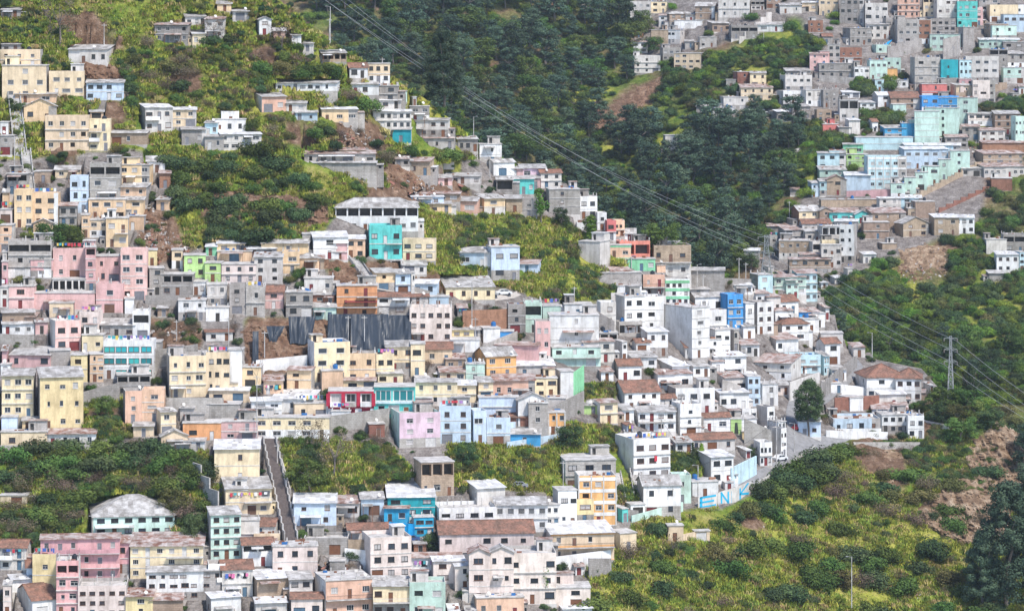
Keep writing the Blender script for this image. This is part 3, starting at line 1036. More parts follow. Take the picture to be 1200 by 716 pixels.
# ------------------------------------------------------------------ the ground
def carve_list(zone):
    return [(r.X, r.Yc, r.W/2 + .7, r.L/2 + .7, math.radians(r.rot), r.zb) for r in recs if r.zone == zone]
def build_ground(name, S, xs, ytop, yend, nrow, zone, back, mat):
    nx = len(xs); rows = nrow + len(back)
    V = np.zeros((rows, nx, 3)); C = np.zeros((rows, nx, 4)); C[..., 3] = 1
    for j, x in enumerate(xs):
        y0 = min(ytop(x), yend - 6); t = np.linspace(0, 1, nrow); ys = yend + (y0 - yend)*t
        D = S.many(x, ys)
        V[:nrow, j, 0] = (x-CX)/F*D; V[:nrow, j, 1] = D; V[:nrow, j, 2] = -(ys-HY)/F*D
        if zone == 'near':
            veg, yl, dr = samp(m_veg, x+0*ys, ys), samp(m_yel, x+0*ys, ys), samp(m_dirt, x+0*ys, ys)
            C[:nrow, j, 0] = .33 + .55*dr; C[:nrow, j, 1] = .42 + .5*yl; C[:nrow, j, 2] = (1-veg)*(1-dr)
            amp = np.clip(veg + .8*dr, 0, 1)
        else:
            ub, dr = samp(f_urb, x+0*ys, ys), samp(f_dirt, x+0*ys, ys)
            cl = samp(f_clear, x+0*ys, ys); C[:nrow, j, 0] = .50 - .38*cl + .5*dr; C[:nrow, j, 1] = .12 + .42*cl; C[:nrow, j, 2] = ub*.72
            amp = 1 - .8*ub
        for i in range(nrow):
            a = amp[i]
            p = Vector(V[i, j]); V[i, j, 2] += (nz(p, .05, 3)*1.1 + nz(p, .28, 3)*.5)*a if a > .03 else 0
            if zone == 'near' and dr[i] > .1: V[i, j, 1] += (nz(Vector((p.x*.35, p.y*.1, p.z*.12)), 1, 4)*1.6 + nz(p, .5, 3)*.6)*dr[i]
        k = (x-CX)/F
        for i, d in enumerate(back):
            q = nrow + i; Y = V[nrow-1, j, 1] + d; z = V[nrow-1, j, 2] - .62*d*d/(d+9)
            V[q, j] = (k*Y, Y, z); C[q, j] = (.25, .3, 0, 1)
    X, Y = V[..., 0], V[..., 1]
    for (cx, cy, hw, hl, th, zb) in carve_list(zone):
        c, s_ = math.cos(th), math.sin(th); dx, dy = X-cx, Y-cy
        ins = (abs(dx*c + dy*s_) < hw) & (abs(-dx*s_ + dy*c) < hl)
        V[..., 2][ins] = np.minimum(V[..., 2][ins], zb - .02)
    me = bpy.data.meshes.new(name)
    vi = np.arange(rows*nx).reshape(rows, nx)
    fs = np.stack([vi[:-1,:-1], vi[:-1,1:], vi[1:,1:], vi[1:,:-1]], -1).reshape(-1, 4)
    me.from_pydata(V.reshape(-1, 3).tolist(), [], fs.tolist())
    at = me.color_attributes.new('cover', 'FLOAT_COLOR', 'POINT'); at.data.foreach_set('color', C.reshape(-1))
    me.materials.append(mat); me.update()
    me.polygons.foreach_set('use_smooth', [True]*len(me.polygons))
    o = link(name, me); o['kind'] = 'structure'; return o
GN = groundmat('near_ground', False); GF = groundmat('far_ground', True)
xs = np.arange(-280, 1500, 2.6)
rc = {}
ry = np.array([ridge(x) for x in xs]); k5 = np.ones(5)/5
ry = np.minimum(ry, np.convolve(np.pad(ry, 2, mode='edge'), k5, 'valid') )
ryf = lambda x: float(np.interp(x, xs, ry))
build_ground('near_hillside', near, xs, ryf, 812, 340, 'near', [1, 2, 4, 7, 11, 16, 24, 34, 48, 66, 90, 120, 160, 210], GN)
build_ground('far_hillside', far, np.arange(-280, 1500, 3.6), lambda x: -70.0, 715, 250, 'far', [5, 15, 40, 90, 160, 260], GF)
mb = MB(); mb.quad((-2500, 300, -215), (2500, 300, -215), (2500, 4500, -215), (-2500, 4500, -215))
o = mb.build('valley_floor', flatmat('valley_grass', (.06,.09,.025), 1, .4, 0, .05)); o['kind'] = 'structure'
# ------------------------------------------------------------------ windows and doors (unit meshes, stretched into their openings)
def win_mesh(kind, frame, glass):
    key = ('win', kind, frame.name, glass.name)
    if key in MAT: return MAT[key]
    mb = MB(); e = .055
    mb.box(-.5, -.5+e, -.03, .05, 0, 1, 0); mb.box(.5-e, .5, -.03, .05, 0, 1, 0)
    mb.box(-.5+e, .5-e, -.03, .05, 0, e, 0); mb.box(-.5+e, .5-e, -.03, .05, 1-e, 1, 0)
    if kind in (2, 3): 
        n = kind
        for i in range(1, n): mb.box(-.5+i/n-.022, -.5+i/n+.022, -.02, .04, e, 1-e, 0)
    mb.box(-.54, .54, -.19, -.03, -.07, 0, 0)
    if kind == 4: mb.box(-.5+e, .5-e, -.02, .04, .62, .66, 0); mb.box(-.02, .02, -.02, .04, e, .62, 0)
    mb.quad((-.5+e, .03, e), (.5-e, .03, e), (.5-e, .03, 1-e), (-.5+e, .03, 1-e), 1)
    if kind == 5:    # barred
        for i in range(1, 7): mb.box(-.5+i/7-.012, -.5+i/7+.012, -.06, -.035, 0, 1, 0)
    if kind == 9:    # panelled door
        mb = MB(); mb.box(-.5, -.44, -.03, .05, 0, 1, 0); mb.box(.44, .5, -.03, .05, 0, 1, 0); mb.box(-.44, .44, -.03, .05, .96, 1, 0)
        mb.box(-.44, .44, .0, .04, 0, .96, 1); mb.box(-.34, .34, -.015, 0, .08, .45, 1); mb.box(-.34, .34, -.015, 0, .52, .9, 1)
    if kind == 8:    # ribbed metal gate
        mb = MB(); mb.box(-.5, .5, .01, .05, 0, 1, 1)
        for i in range(12): mb.box(-.49+i*.083, -.45+i*.083, -.02, .01, .02, .98, 1)
        mb.box(-.5, .5, -.03, .01, .94, 1, 0)
    me = mb.mesh('window' if kind < 8 else 'door', [frame, glass]); MAT[key] = me; return me

def facade(mb, o, u, n, W, H, ops, mi, depth=.16, z0=0):
    """wall from o along u, W wide and H high, with recessed openings; n is the outward normal"""
    o, u, n = Vector(o), Vector(u), Vector(n); z = Vector((0,0,1))
    us = sorted({0, W, *[a for q in ops for a in q[:2]]}); vs = sorted({z0, H, *[a for q in ops for a in q[2:4]]})
    def pt(a, b, d=0): return o + u*a + z*b - n*d
    for i in range(len(us)-1):
        for j in range(len(vs)-1):
            um, vm = (us[i]+us[i+1])/2, (vs[j]+vs[j+1])/2
            if any(q[0] < um < q[1] and q[2] < vm < q[3] for q in ops): continue
            mb.quad(pt(us[i], vs[j]), pt(us[i+1], vs[j]), pt(us[i+1], vs[j+1]), pt(us[i], vs[j+1]), mi(vm, um) if callable(mi) else mi)
    if callable(mi): mi = 0
    for q in ops:
        a, b, c, d = q[:4]; t = depth if len(q) < 6 else q[5]
        mb.quad(pt(a,c), pt(a,c,t), pt(a,d,t), pt(a,d), mi); mb.quad(pt(b,c,t), pt(b,c), pt(b,d), pt(b,d,t), mi)
        mb.quad(pt(a,c), pt(b,c), pt(b,c,t), pt(a,c,t), mi); mb.quad(pt(a,d,t), pt(b,d,t), pt(b,d), pt(a,d), mi)
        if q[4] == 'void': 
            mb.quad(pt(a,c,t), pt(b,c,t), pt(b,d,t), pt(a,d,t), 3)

VOID = flatmat('painted_room_shade', (.10,.095,.09), .9, .4)  # backing of open rooms: the shade inside is put into its dark colour
CLOTH = [flatmat('cloth_'+n, c, .9, .1) for n, c in dict(white=(.75,.75,.75), red=(.55,.06,.08), blue=(.07,.14,.42), pink=(.65,.18,.35), dark=(.05,.06,.1), teal=(.08,.36,.40), lilac=(.35,.2,.45), yellow=(.7,.52,.12)).items()]
TANK = flatmat('black_tank_plastic', (.03,.035,.045), .5); TANKB = flatmat('blue_tank_plastic', (.03,.14,.36), .5)
KIND_COUNT = {}
LIFT = []     # laundry to hang, tanks to set
def build_house(r):
    rr = r.rnd; W, L, H, h = r.W, r.L, r.H, r.h; nf = r.flags; far_ = r.zone == 'far'
    root = empty(r.kind, (r.X, r.Yc, r.zb), math.radians(r.rot))
    hw, hl = W/2, L/2
    flat_ = r.roof in 'fpq'
    par = 0
    if flat_:
        par = min(.75, H*.18) if r.roof == 'p' else min(.25, H*.08)
    Hw = H - par; sh = Hw/h
    bm = wallmat(r.col)
    side = r.side
    if side is None: side = r.col if (r.col in 'WgGAkbBtTPLmlr' or rr.random() < .5) else rr.choice('WGG' if not far_ else 'WG')
    sm = wallmat(side)
    frame = rr.choice([FR_W, FR_D, FR_B, FR_D] if r.col in 'wWgGbu' else [FR_W, FR_W, FR_D, FR_B])
    glass = G_TEAL if r.glass == 'T' else G_DARK
    # --- openings of the front
    n = r.w if r.w else max(1, int(round(W/3.1)))
    wins = []; ops = []
    nowin = 'n' in nf and r.w is None
    gw = 2 if r.glass else rr.choice((1, 2, 2, 3, 4, 5))
    ww = (W/n)
    base_w = min(ww*.58, rr.choice((.95, 1.2, 1.5, 1.8, 2.0)))
    if r.glass: base_w = ww*.9
    if 'o' in nf: pass
    off = rr.uniform(-.1, .1)*ww
    irregular = rr.random() < .35
    doorcol = rr.randrange(n)
    dmat = rr.choice([WOOD, WOOD, FR_D, D_BLUE, D_GREY, D_GREY, FR_B, D_RED, FR_W])
    for fl in range(h):
        zf = fl*sh
        if nowin: break
        if 'o' in nf and fl == h-1 and h > 0:
            for k in range(n):
                a = k*ww + .18; b = (k+1)*ww - .18
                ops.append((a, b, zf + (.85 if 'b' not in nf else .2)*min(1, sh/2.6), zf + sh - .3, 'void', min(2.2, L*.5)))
            continue
        for k in range(n):
            cx = (k+.5)*ww + off
            w_ = base_w*(rr.uniform(.55, 1.35) if irregular else rr.uniform(.92, 1.06)); w_ = min(w_, ww - .3); cx += rr.uniform(-.3, .3)*(1 if irregular else .25)
            if rr.random() < .09 and n > 2: continue
            hh = min(sh*.42, 1.2)*(rr.uniform(.7, 1.15) if irregular else 1) if not r.glass else sh*.5
            sill = zf + sh*.34 if not r.glass else zf + sh*.28
            if (fl == 0 and k == doorcol) or ('b' in nf and fl >= 1 and k % 3 == 1):
                if fl == 0 and rr.random() < .3 and ww > 2.8:
                    w_ = min(2.4, ww-.3); a = max(.08, min(W-w_-.08, cx-w_/2)); q = (a, a+w_, zf+.03, zf+min(2.2, sh-.25), 'gate')
                else:
                    w_ = min(.95, ww-.2); a = max(.08, min(W-w_-.08, cx-w_/2)); q = (a, a+w_, zf+.03, zf+min(2.05, sh-.25), 'door')
                ops.append(q); continue
            if w_ < .35: continue
            a = max(.08, min(W-w_-.08, cx-w_/2))
            void = rr.random() < (.18 if r.col in 'gG' else .03)
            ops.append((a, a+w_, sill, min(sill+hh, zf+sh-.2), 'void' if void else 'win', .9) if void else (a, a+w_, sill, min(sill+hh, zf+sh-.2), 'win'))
    # drop overlapping openings
    clean = []
    for q in ops:
        if q[3]-q[2] < .3 or q[1]-q[0] < .25: continue
        if all(q[1] < c[0]-.05 or q[0] > c[1]+.05 or q[3] < c[2]-.05 or q[2] > c[3]+.05 for c in clean): clean.append(q)
    ops = clean
    walls = MB()
    lower = h > 1 and rr.random() < .28; lastcol = W > 6 and rr.random() < .15
    lowm = wallmat(rr.choice('WGgw'))
    facade(walls, (-hw, -hl, 0), (1,0,0), (0,-1,0), W, H, ops, (lambda v, u: 4 if (lower and v < sh*.95) or (lastcol and u > W*.8) else 0))
    sops = {}
    for sd in (0, 1):   # left and right side walls with a few openings
        so = []
        if not nowin and L > 4 and rr.random() < .7 and not (sd == 0 and r.rot > 13 and rr.random() < .6):
            for fl in range(h):
                for kx in ((.3, .7) if L > 7.5 else (.5,)):
                    if rr.random() < .5:
                        w_ = rr.uniform(.6, 1.1); so.append((L*kx-w_/2, L*kx+w_/2, fl*sh+sh*.38, fl*sh+sh*.38+min(1.0, sh*.4), 'win'))
        sops[sd] = so
    facade(walls, (-hw, hl, 0), (0,-1,0), (-1,0,0), L, H, sops[0], 1)
    facade(walls, (hw, -hl, 0), (0,1,0), (1,0,0), L, H, sops[1], 1)
    facade(walls, (hw, hl, 0), (-1,0,0), (0,1,0), W, H, [], 1)
    if flat_ and par > .3:     # inner face and top of the parapet
        t = .16; z0, z1 = H-par, H
        walls.quad((-hw+t,-hl+t,z0), (hw-t,-hl+t,z0), (hw-t,-hl+t,z1), (-hw+t,-hl+t,z1), 1)
        walls.quad((-hw+t,hl-t,z0), (hw-t,hl-t,z0), (hw-t,hl-t,z1), (-hw+t,hl-t,z1), 1)
        walls.quad((-hw+t,-hl+t,z0), (-hw+t,hl-t,z0), (-hw+t,hl-t,z1), (-hw+t,-hl+t,z1), 1)
        walls.quad((hw-t,-hl+t,z0), (hw-t,hl-t,z0), (hw-t,hl-t,z1), (hw-t,-hl+t,z1), 1)
        walls.quad((-hw,-hl,z1), (hw,-hl,z1), (hw-t,-hl+t,z1), (-hw+t,-hl+t,z1), 2); walls.quad((-hw,hl,z1), (hw,hl,z1), (hw-t,hl-t,z1), (-hw+t,hl-t,z1), 2)
        walls.quad((-hw,-hl,z1), (-hw,hl,z1), (-hw+t,hl-t,z1), (-hw+t,-hl+t,z1), 2); walls.quad((hw,-hl,z1), (hw,hl,z1), (hw-t,hl-t,z1), (hw-t,-hl+t,z1), 2)
    rs = r.rise
    rk = {'s':'s','x':'x','z':'z','t':'t','T':'t','g':'s','h':'s','G':'s'}.get(r.roof, 'c')
    if r.roof == 'h' or r.roof == 'g' and rr.random() < .2: rk = 's'
    if r.roof == 'G' and rr.random() < .3: rk = 'x'
    if r.roof == 'g' and r.col == 'w' and far_: rk = 'z'
    roof = MB(); ov = .38; th = .11
    if r.roof in 'szx':     # single slope falling to the front
        walls.tri((-hw,-hl,H), (-hw,hl,H), (-hw,hl,H+rs), 1); walls.tri((hw,-hl,H), (hw,hl,H+rs), (hw,hl,H), 1)
        walls.quad((-hw,hl,H), (hw,hl,H), (hw,hl,H+rs), (-hw,hl,H+rs), 1)
        k = rs/L; 
        # laid in a few lengths, some a little askew
        m = max(1, int(W/3.4)); y0, y1 = -hl-ov*1.3, hl+ov; za, zb_ = H-k*ov*1.3, H+rs+k*ov
        for i in range(m):
            a, b = -hw-ov*.7 + (W+ov*1.4)*i/m, -hw-ov*.7 + (W+ov*1.4)*(i+1)/m
            j = rr.uniform(.0, .07) + .03; fy = rr.uniform(-.12, .12)
            roof.hexa([(a,y0+fy,za+j),(b,y0+fy,za+j),(b,y1,zb_+j),(a,y1,zb_+j),(a,y0+fy,za+j+.06),(b,y0+fy,za+j+.06),(b,y1,zb_+j+.06),(a,y1,zb_+j+.06)])
    elif r.roof in 'gt':
        k = rs/hl
        for sd in (-1, 1):
            walls.tri((sd*hw,-hl,H), (sd*hw,hl,H), (sd*hw,0,H+rs), 1)
        a, b = -hw-ov, hw+ov
        for sd in (-1, 1):
            y0, z0, y1, z1 = sd*(hl+ov), H-k*ov+.03, 0, H+rs+.03
            roof.hexa([(a,y0,z0),(b,y0,z0),(b,y1,z1),(a,y1,z1),(a,y0,z0+th),(b,y0,z0+th),(b,y1,z1+th),(a,y1,z1+th)])
        roof.box(a-.02, b+.02, -.16, .16, H+rs+.10, H+rs+.2)
    elif r.roof == 'G':
        k = rs/hw
        for sd in (-1, 1): walls.tri((-hw,sd*hl,H), (hw,sd*hl,H), (0,sd*hl,H+rs), 0 if sd < 0 else 1)
        for sd in (-1, 1):
            x0, z0 = sd*(hw+ov), H-k*ov+.03; a, b = -hl-ov, hl+ov
            roof.hexa([(x0,a,z0),(0,a,H+rs+.03),(0,b,H+rs+.03),(x0,b,z0),(x0,a,z0+th),(0,a,H+rs+th+.03),(0,b,H+rs+th+.03),(x0,b,z0+th)])
        roof.box(-.15, .15, -hl-ov-.02, hl+ov+.02, H+rs+.1, H+rs+.2)
    elif r.roof in 'hT':
        a, b = hw+ov, hl+ov; q = max(0, hw-hl); z0, z1 = H-.1, H+rs
        roof.quad((-a,-b,z0), (a,-b,z0), (q,0,z1), (-q,0,z1)); roof.quad((a,b,z0), (-a,b,z0), (-q,0,z1), (q,0,z1))
        roof.tri((-a,b,z0), (-a,-b,z0), (-q,0,z1)); roof.tri((a,-b,z0), (a,b,z0), (q,0,z1))
        roof.box(-a, a, -b, b, z0-.14, z0)
        for (x, y) in ((-a,-b), (a,-b), (-a,b), (a,b)): roof.tube((x, y, z0+.03), (math.copysign(q, x), 0, z1+.03), .12, .12, 5)
        roof.box(-q, q, -.13, .13, z1-.02, z1+.12) if q > .2 else None
    else:
        t = .16 if par > .3 else -.22
        roof.box(-hw+t, hw-t, -hl+t, hl-t, Hw-.16, Hw) if par > .3 else roof.box(-hw-.18, hw+.18, -hl-.18, hl+.18, H-.16, H+.03)
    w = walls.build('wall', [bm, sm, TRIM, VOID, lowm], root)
    rf = roof.build('roof', roofmat(rk), root)
    # --- foundation
    if 'i' not in nf:
        fb = MB(); e = .06; fb.box(-hw-e, hw+e, -hl-e, hl+e, -5.5, .04)
        fb.build('foundation', wallmat(r.found or rr.choice('gGGW')), root)
    else:
        fb = MB(); fb.box(-hw-.3, hw+.3, -hl-.9, hl, -.35, -.02); fb.build('deck', CONC, root)
        for x in np.linspace(-hw+.2, hw-.2, 4):
            pb = MB(); pb.box(x-.16, x+.16, -hl-.8, -hl-.48, -6, -.35); pb.build('stilt', CONC, root)
    # --- panes and doors
    for (o, u, rot, lst) in (((-hw,-hl), (1,0), 0, ops), ((-hw,hl), (0,-1), -PI/2, sops[0]), ((hw,-hl), (0,1), PI/2, sops[1])):
        for q in lst:
            if q[4] == 'void': continue
            a, b, c, d = q[:4]; m_ = (a+b)/2; x, y = o[0]+u[0]*m_, o[1]+u[1]*m_
            nx, ny = (0,1) if rot == 0 else ((1,0) if rot < 0 else (-1,0))
            loc = (x+nx*.12, y+ny*.12, c)
            if q[4] == 'win':
                link('window', win_mesh(gw if (b-a) > .9 else 1, frame, glass), root, loc, rot, (b-a, 1, d-c))
            else:
                link('door', win_mesh(9 if q[4] == 'door' else 8, frame, dmat), root, loc, rot, (b-a, 1, d-c))
    # --- sills, slab edges, painted bands
    if not far_ or W > 8:
        if r.band:
            for fl in range(h+1):
                z = fl*sh; bb = MB(); hgt = .75 if fl else .35
                zt = min(H, z+hgt*.45); bb.box(-hw-.05, hw+.05, -hl-.07, -hl-.003, max(.02, z-hgt*.55), zt); bb.build('painted_band', wallmat(r.band), root)
        elif h > 1 and rr.random() < .6:
            pr = rr.choice((.06, .1, .3))
            for fl in range(1, h): sb = MB(); sb.box(-hw-.04, hw+.04, -hl-pr, -hl-.004, fl*sh-.1, fl*sh+.08); sb.build('floor_edge', TRIM if r.col not in 'gG' else CONC, root)
        if r.name.startswith('pale four') or r.name.startswith('orange and white'):
            for i in range(n+1):
                cb = MB(); x = -hw + i*W/n; cb.box(x-.14, x+.14, -hl-.12, -hl-.075, 0, H); cb.build('pilaster', TRIM, root)
    # --- balconies
    if 'b' in nf:
        for fl in range(max(1, min(1, h-1)) if h > 1 else 1, max(h, 2)):
            z = fl*sh if h > 1 else .1
            bl = rr.choice((W, W*.6, W*.5)); x0 = -hw if rr.random() < .5 else hw-bl
            bb = MB(); bb.box(x0, x0+bl, -hl-1.15, -hl-.004, z-.16, z)
            bb.build('balcony', CONC, root)
            rl = MB(); style = rr.random()
            if style < .5:
                rl.box(x0, x0+bl, -hl-1.15, -hl-1.03, z, z+.85); rl.build('balcony_wall', wallmat(r.col if rr.random() < .6 else 'w'), root)
            else:
                k = int(bl/.22)
                for i in range(k+1): rl.box(x0+.02+i*(bl-.06)/k, x0+.05+i*(bl-.06)/k, -hl-1.13, -hl-1.1, z, z+.85)
                rl.box(x0, x0+bl, -hl-1.15, -hl-1.08, z+.85, z+.91); rl.build('railing', rr.choice([IRON, FR_W, IRON]), root)
    # --- flat roof furniture
    if flat_:
        if 'q' in nf or (rr.random() < .22 and W > 4):
            if 'stub' not in MAT:
                sb = MB(); sb.box(-.12, .12, -.12, .12, 0, 1, 0)
                for dx in (-.07, .07): sb.box(dx-.015, dx+.015, -.05, -.02, 1, 1.7, 1)
                MAT['stub'] = sb.mesh('column_stub', [CONC, IRON])
            for i in range(max(2, int(W/3))+1):
                for y in (-hl+.2, hl-.2):
                    link('column_stub', MAT['stub'], root, (-hw+.2 + (W-.4)*i/max(2, int(W/3)), y, Hw+.005), 0, (1, 1, par+rr.uniform(.5, .9)))
        if rr.random() < .42 and W > 4.6 and L > 4 and not r.name.startswith('unfinished'):
            pw, pl, ph = rr.uniform(1.8, min(4.5, W*.6)), rr.uniform(1.8, min(3.4, L*.6)), rr.uniform(1.8, 2.5)
            x = rr.choice((-hw+pw/2+.25, hw-pw/2-.25)); y = hl-pl/2-.3; pb = MB()
            facade(pb, (x-pw/2, y-pl/2, Hw), (1,0,0), (0,-1,0), pw, ph, [(.4, 1.2, .02, 1.8, 'void', .5)], 0)
            facade(pb, (x-pw/2, y+pl/2, Hw), (0,-1,0), (-1,0,0), pl, ph, [], 0); facade(pb, (x+pw/2, y-pl/2, Hw), (0,1,0), (1,0,0), pl, ph, [], 0)
            facade(pb, (x+pw/2, y+pl/2, Hw), (-1,0,0), (0,1,0), pw, ph, [], 0)
            ro = pb.build('rooftop_room', [wallmat(rr.choice([r.col, 'G', 'g', 'W'])), sm, TRIM, VOID], root)
            pr = MB(); pr.box(x-pw/2-.2, x+pw/2+.2, y-pl/2-.3, y+pl/2+.15, Hw+ph, Hw+ph+.09); pr.build('roof', roofmat(rr.choice('szx')), ro)
        elif rr.random() < .16 and W > 4: LIFT.append(('tank', r, (rr.uniform(-hw*.6, hw*.6), hl*.4, Hw)))
        if 'k' in nf: LIFT.append(('wash', r, Hw))
    elif 'k' in nf: LIFT.append(('yardwash', r, sh*(h-1)))
    if r.roof in 'szxg' and rr.random() < .3:   # stones, planks and sheets weighing the roof down
        db = MB()
        for _ in range(rr.randint(3, 8)):
            x, y = rr.uniform(-hw*.9, hw*.9), rr.uniform(-hl*.8, hl*.8)
            zz = H + (rs*(y+hl)/L if r.roof in 'szx' else rs*(1-abs(y)/hl)) + .17
            s_ = rr.uniform(.12, .3); db.box(x-s_, x+s_, y-s_, y+s_, zz, zz+s_*.7)
        wo_ = db.build('roof_weights', wallmat(rr.choice('gkW')), root); wo_['kind'] = 'stuff'
    if rr.random() < .22 and W > 5 and not far_ and 'b' not in nf and 'i' not in nf:    # sheet porch on two posts
        pw = rr.uniform(2.2, W*.7); x = rr.uniform(-hw, hw-pw); z = min(H*.9, rr.choice((2.3, 2.5, sh+2.2 if h > 1 else 2.3)))
        pb = MB(); pb.hexa([(x,-hl-1.5,z-.3),(x+pw,-hl-1.5,z-.3),(x+pw,-hl-.01,z),(x,-hl-.01,z),(x,-hl-1.5,z-.24),(x+pw,-hl-1.5,z-.24),(x+pw,-hl-.01,z+.06),(x,-hl-.01,z+.06)])
        pb.build('porch_roof', roofmat(rr.choice('szx')), root)
        if z < 3:
            for px_ in (x+.15, x+pw-.15): qb = MB(); qb.box(px_-.05, px_+.05, -hl-1.4, -hl-1.3, -1.5, z-.3); qb.build('porch_post', WOOD, root)
    if rr.random() < .16 and not far_:
        zz = H+.15; xd = rr.uniform(-hw*.7, hw*.7); db = MB(); db.tube((xd, -hl+.4, H-.2), (xd, -hl+.4, zz+.5), .03, .03, 5); db.tube((xd, -hl+.36, zz+.55), (xd+.12, -hl+.16, zz+.7), .1, .42, 10)
        db.build('satellite_dish', TRIM, root)
    if rr.random() < .3 and W > 3.5:   # add-on room against one side, lower than the house
        sd = rr.choice((-1, 1)); aw = rr.uniform(1.0, 2.0); al = L*rr.uniform(.4, .8); ah = min(H*.8, rr.uniform(2.0, 2.9)); am = wallmat(rr.choice([r.col, 'G', 'W', 'g', 'A']))
        x0_, x1_ = (hw+.01, hw+aw) if sd > 0 else (-hw-aw, -hw-.01); ab = MB(); y0_ = -hl + rr.uniform(.3, 1.2)
        facade(ab, (x0_, y0_, 0), (1,0,0), (0,-1,0), x1_-x0_, ah, [((x1_-x0_)*.3, (x1_-x0_)*.7, .9, 1.7, 'void', .5)] if rr.random() < .6 else [], 0)
        ab.quad((x0_,y0_,0), (x0_,y0_+al,0), (x0_,y0_+al,ah), (x0_,y0_,ah), 0); ab.quad((x1_,y0_,0), (x1_,y0_+al,0), (x1_,y0_+al,ah), (x1_,y0_,ah), 0); ab.quad((x0_,y0_+al,0), (x1_,y0_+al,0), (x1_,y0_+al,ah), (x0_,y0_+al,ah), 0)
        ab.box(x0_-.02, x1_+.02, y0_-.02, y0_+al+.02, -4, -.005, 0)
        ao = ab.build('annex', [am, am, TRIM, VOID], root); rb_ = MB(); rb_.hexa([(x0_-.1,y0_-.3,ah-.1),(x1_+.1,y0_-.3,ah-.1),(x1_+.1,y0_+al,ah+.2),(x0_-.1,y0_+al,ah+.2),(x0_-.1,y0_-.3,ah-.04),(x1_+.1,y0_-.3,ah-.04),(x1_+.1,y0_+al,ah+.26),(x0_-.1,y0_+al,ah+.26)])
        rb_.build('roof', roofmat(rr.choice('szx')), ao)
    if flat_ and W > 4 and rr.random() < .5:    # things kept on the roof: boards, blocks, sheets
        db = MB()
        for _ in range(rr.randint(3, 9)):
            x, y = rr.uniform(-hw*.8, hw*.8), rr.uniform(-hl*.6, hl*.8); a_, b_, c_ = rr.uniform(.15, .7), rr.uniform(.12, .4), rr.uniform(.15, .8)
            db.box(x-a_, x+a_, y-b_, y+b_, Hw+.006, Hw+c_, rr.randrange(4))
        so_ = db.build('stored_materials', [wallmat('k'), WOOD, wallmat('W'), TANKB], root); so_['kind'] = 'stuff'
    if 'red awning' in r.name:
        ab = MB(); z = Hw*.52; ab.hexa([(-hw*.6,-hl-1,z-.25),(hw,-hl-1,z-.25),(hw,-hl-.01,z),(-hw*.6,-hl-.01,z),(-hw*.6,-hl-1,z-.17),(hw,-hl-1,z-.17),(hw,-hl-.01,z+.12),(-hw*.6,-hl-.01,z+.12)])
        ab.build('awning', D_RED, root)
    r.root = root; r.Hw = Hw
    return root

for r in recs:
    big = (r.x1-r.x0)*(r.yb-r.yt)
    if r.roof in 'x' or (r.roof in 's' and r.h == 1 and (r.x1-r.x0) < 40 and r.col in 'WgGAk'): r.kind = 'shack'
    elif 'n' in r.flags or (r.w is None and r.roof == 'f' and r.col in 'WgG'): r.kind = 'outbuilding'
    elif r.h >= 3: r.kind = 'apartment_block'
    elif r.h == 1 and not r.name: r.kind = 'bungalow'
    else: r.kind = 'house'
    if 'hall' in r.name: r.kind = 'hall'
    if 'ruin' in r.name: r.kind = 'ruined_house'
    if 'villa' in r.name: r.kind = 'villa'
    KIND_COUNT[r.kind] = KIND_COUNT.get(r.kind, 0) + 1
    build_house(r)
print('KINDS', KIND_COUNT, len(recs))

# ------------------------------------------------------------------ labels: what a house looks like and where it stands
ROOFW = dict(f='flat roof', p='walled flat roof', q='flat roof', s='grey sheet roof', z='pale metal roof', x='patchy rusted roof', t='brown tiled roof', T='red tiled hip roof', g='grey ridged roof', G='grey gabled roof', h='grey hipped roof')
NUM = {1: 'one', 2: 'two', 3: 'three', 4: 'four', 5: 'five'}
ORD = ['nearest', 'second', 'third', 'fourth', 'fifth', 'sixth', 'seventh', 'eighth', 'ninth', 'tenth', 'eleventh', 'twelfth']
marks = [r for r in recs if r.name]
KW = dict(bungalow='bungalow', house='house', shack='shack', outbuilding='windowless annex', apartment_block='block', hall='hall', ruined_house='ruin', villa='villa')
def where(x, y, q):
    qx, qy = (q.x0+q.x1)/2, (q.yt+q.yb)/2; dx, dy = x-qx, y-qy
    a = math.degrees(math.atan2(dy, dx)) % 360
    return ['right of', 'below and right of', 'below', 'below and left of', 'left of', 'above and left of', 'above', 'above and right of'][int((a+22.5)//45) % 8]
def nearest_mark(x, y, zone):
    c = [q for q in marks if zone is None or q.zone == zone]
    return min(c, key=lambda q: abs((q.x0+q.x1)/2-x) + abs((q.yt+q.yb)/2-y)*1.2)
buckets = {}
def short(n):
    t = n.replace(' and ', ' and ').split(); return ' '.join(t)
for r in recs:
    cat = {'apartment_block': 'apartment block', 'outbuilding': 'outbuilding', 'ruined_house': 'ruin'}.get(r.kind, r.kind)
    r.cat = cat
    if r.name: thing(r.root, r.name if len(r.name.split()) >= 4 else r.name + ' on the slope', cat); continue
    x, y = (r.x0+r.x1)/2, (r.yt+r.yb)/2
    q = nearest_mark(x, y, r.zone); d = where(x, y, q)
    r.mk, r.dir = q, d
    buckets.setdefault((CNAME[r.col], KW[r.kind], q.name, d), []).append(r)
def shortmark(n):
    t = n.split()
    for i, w_ in enumerate(t):
        if i >= 2 and w_ in ('with', 'on', 'under', 'beside', 'above', 'below', 'at', 'behind', 'of', 'near', 'facing') and i >= 3: return ' '.join(t[:i]), t
    return n, t
shorts = {}
for q in marks: shorts.setdefault(shortmark(q.name)[0], []).append(q)
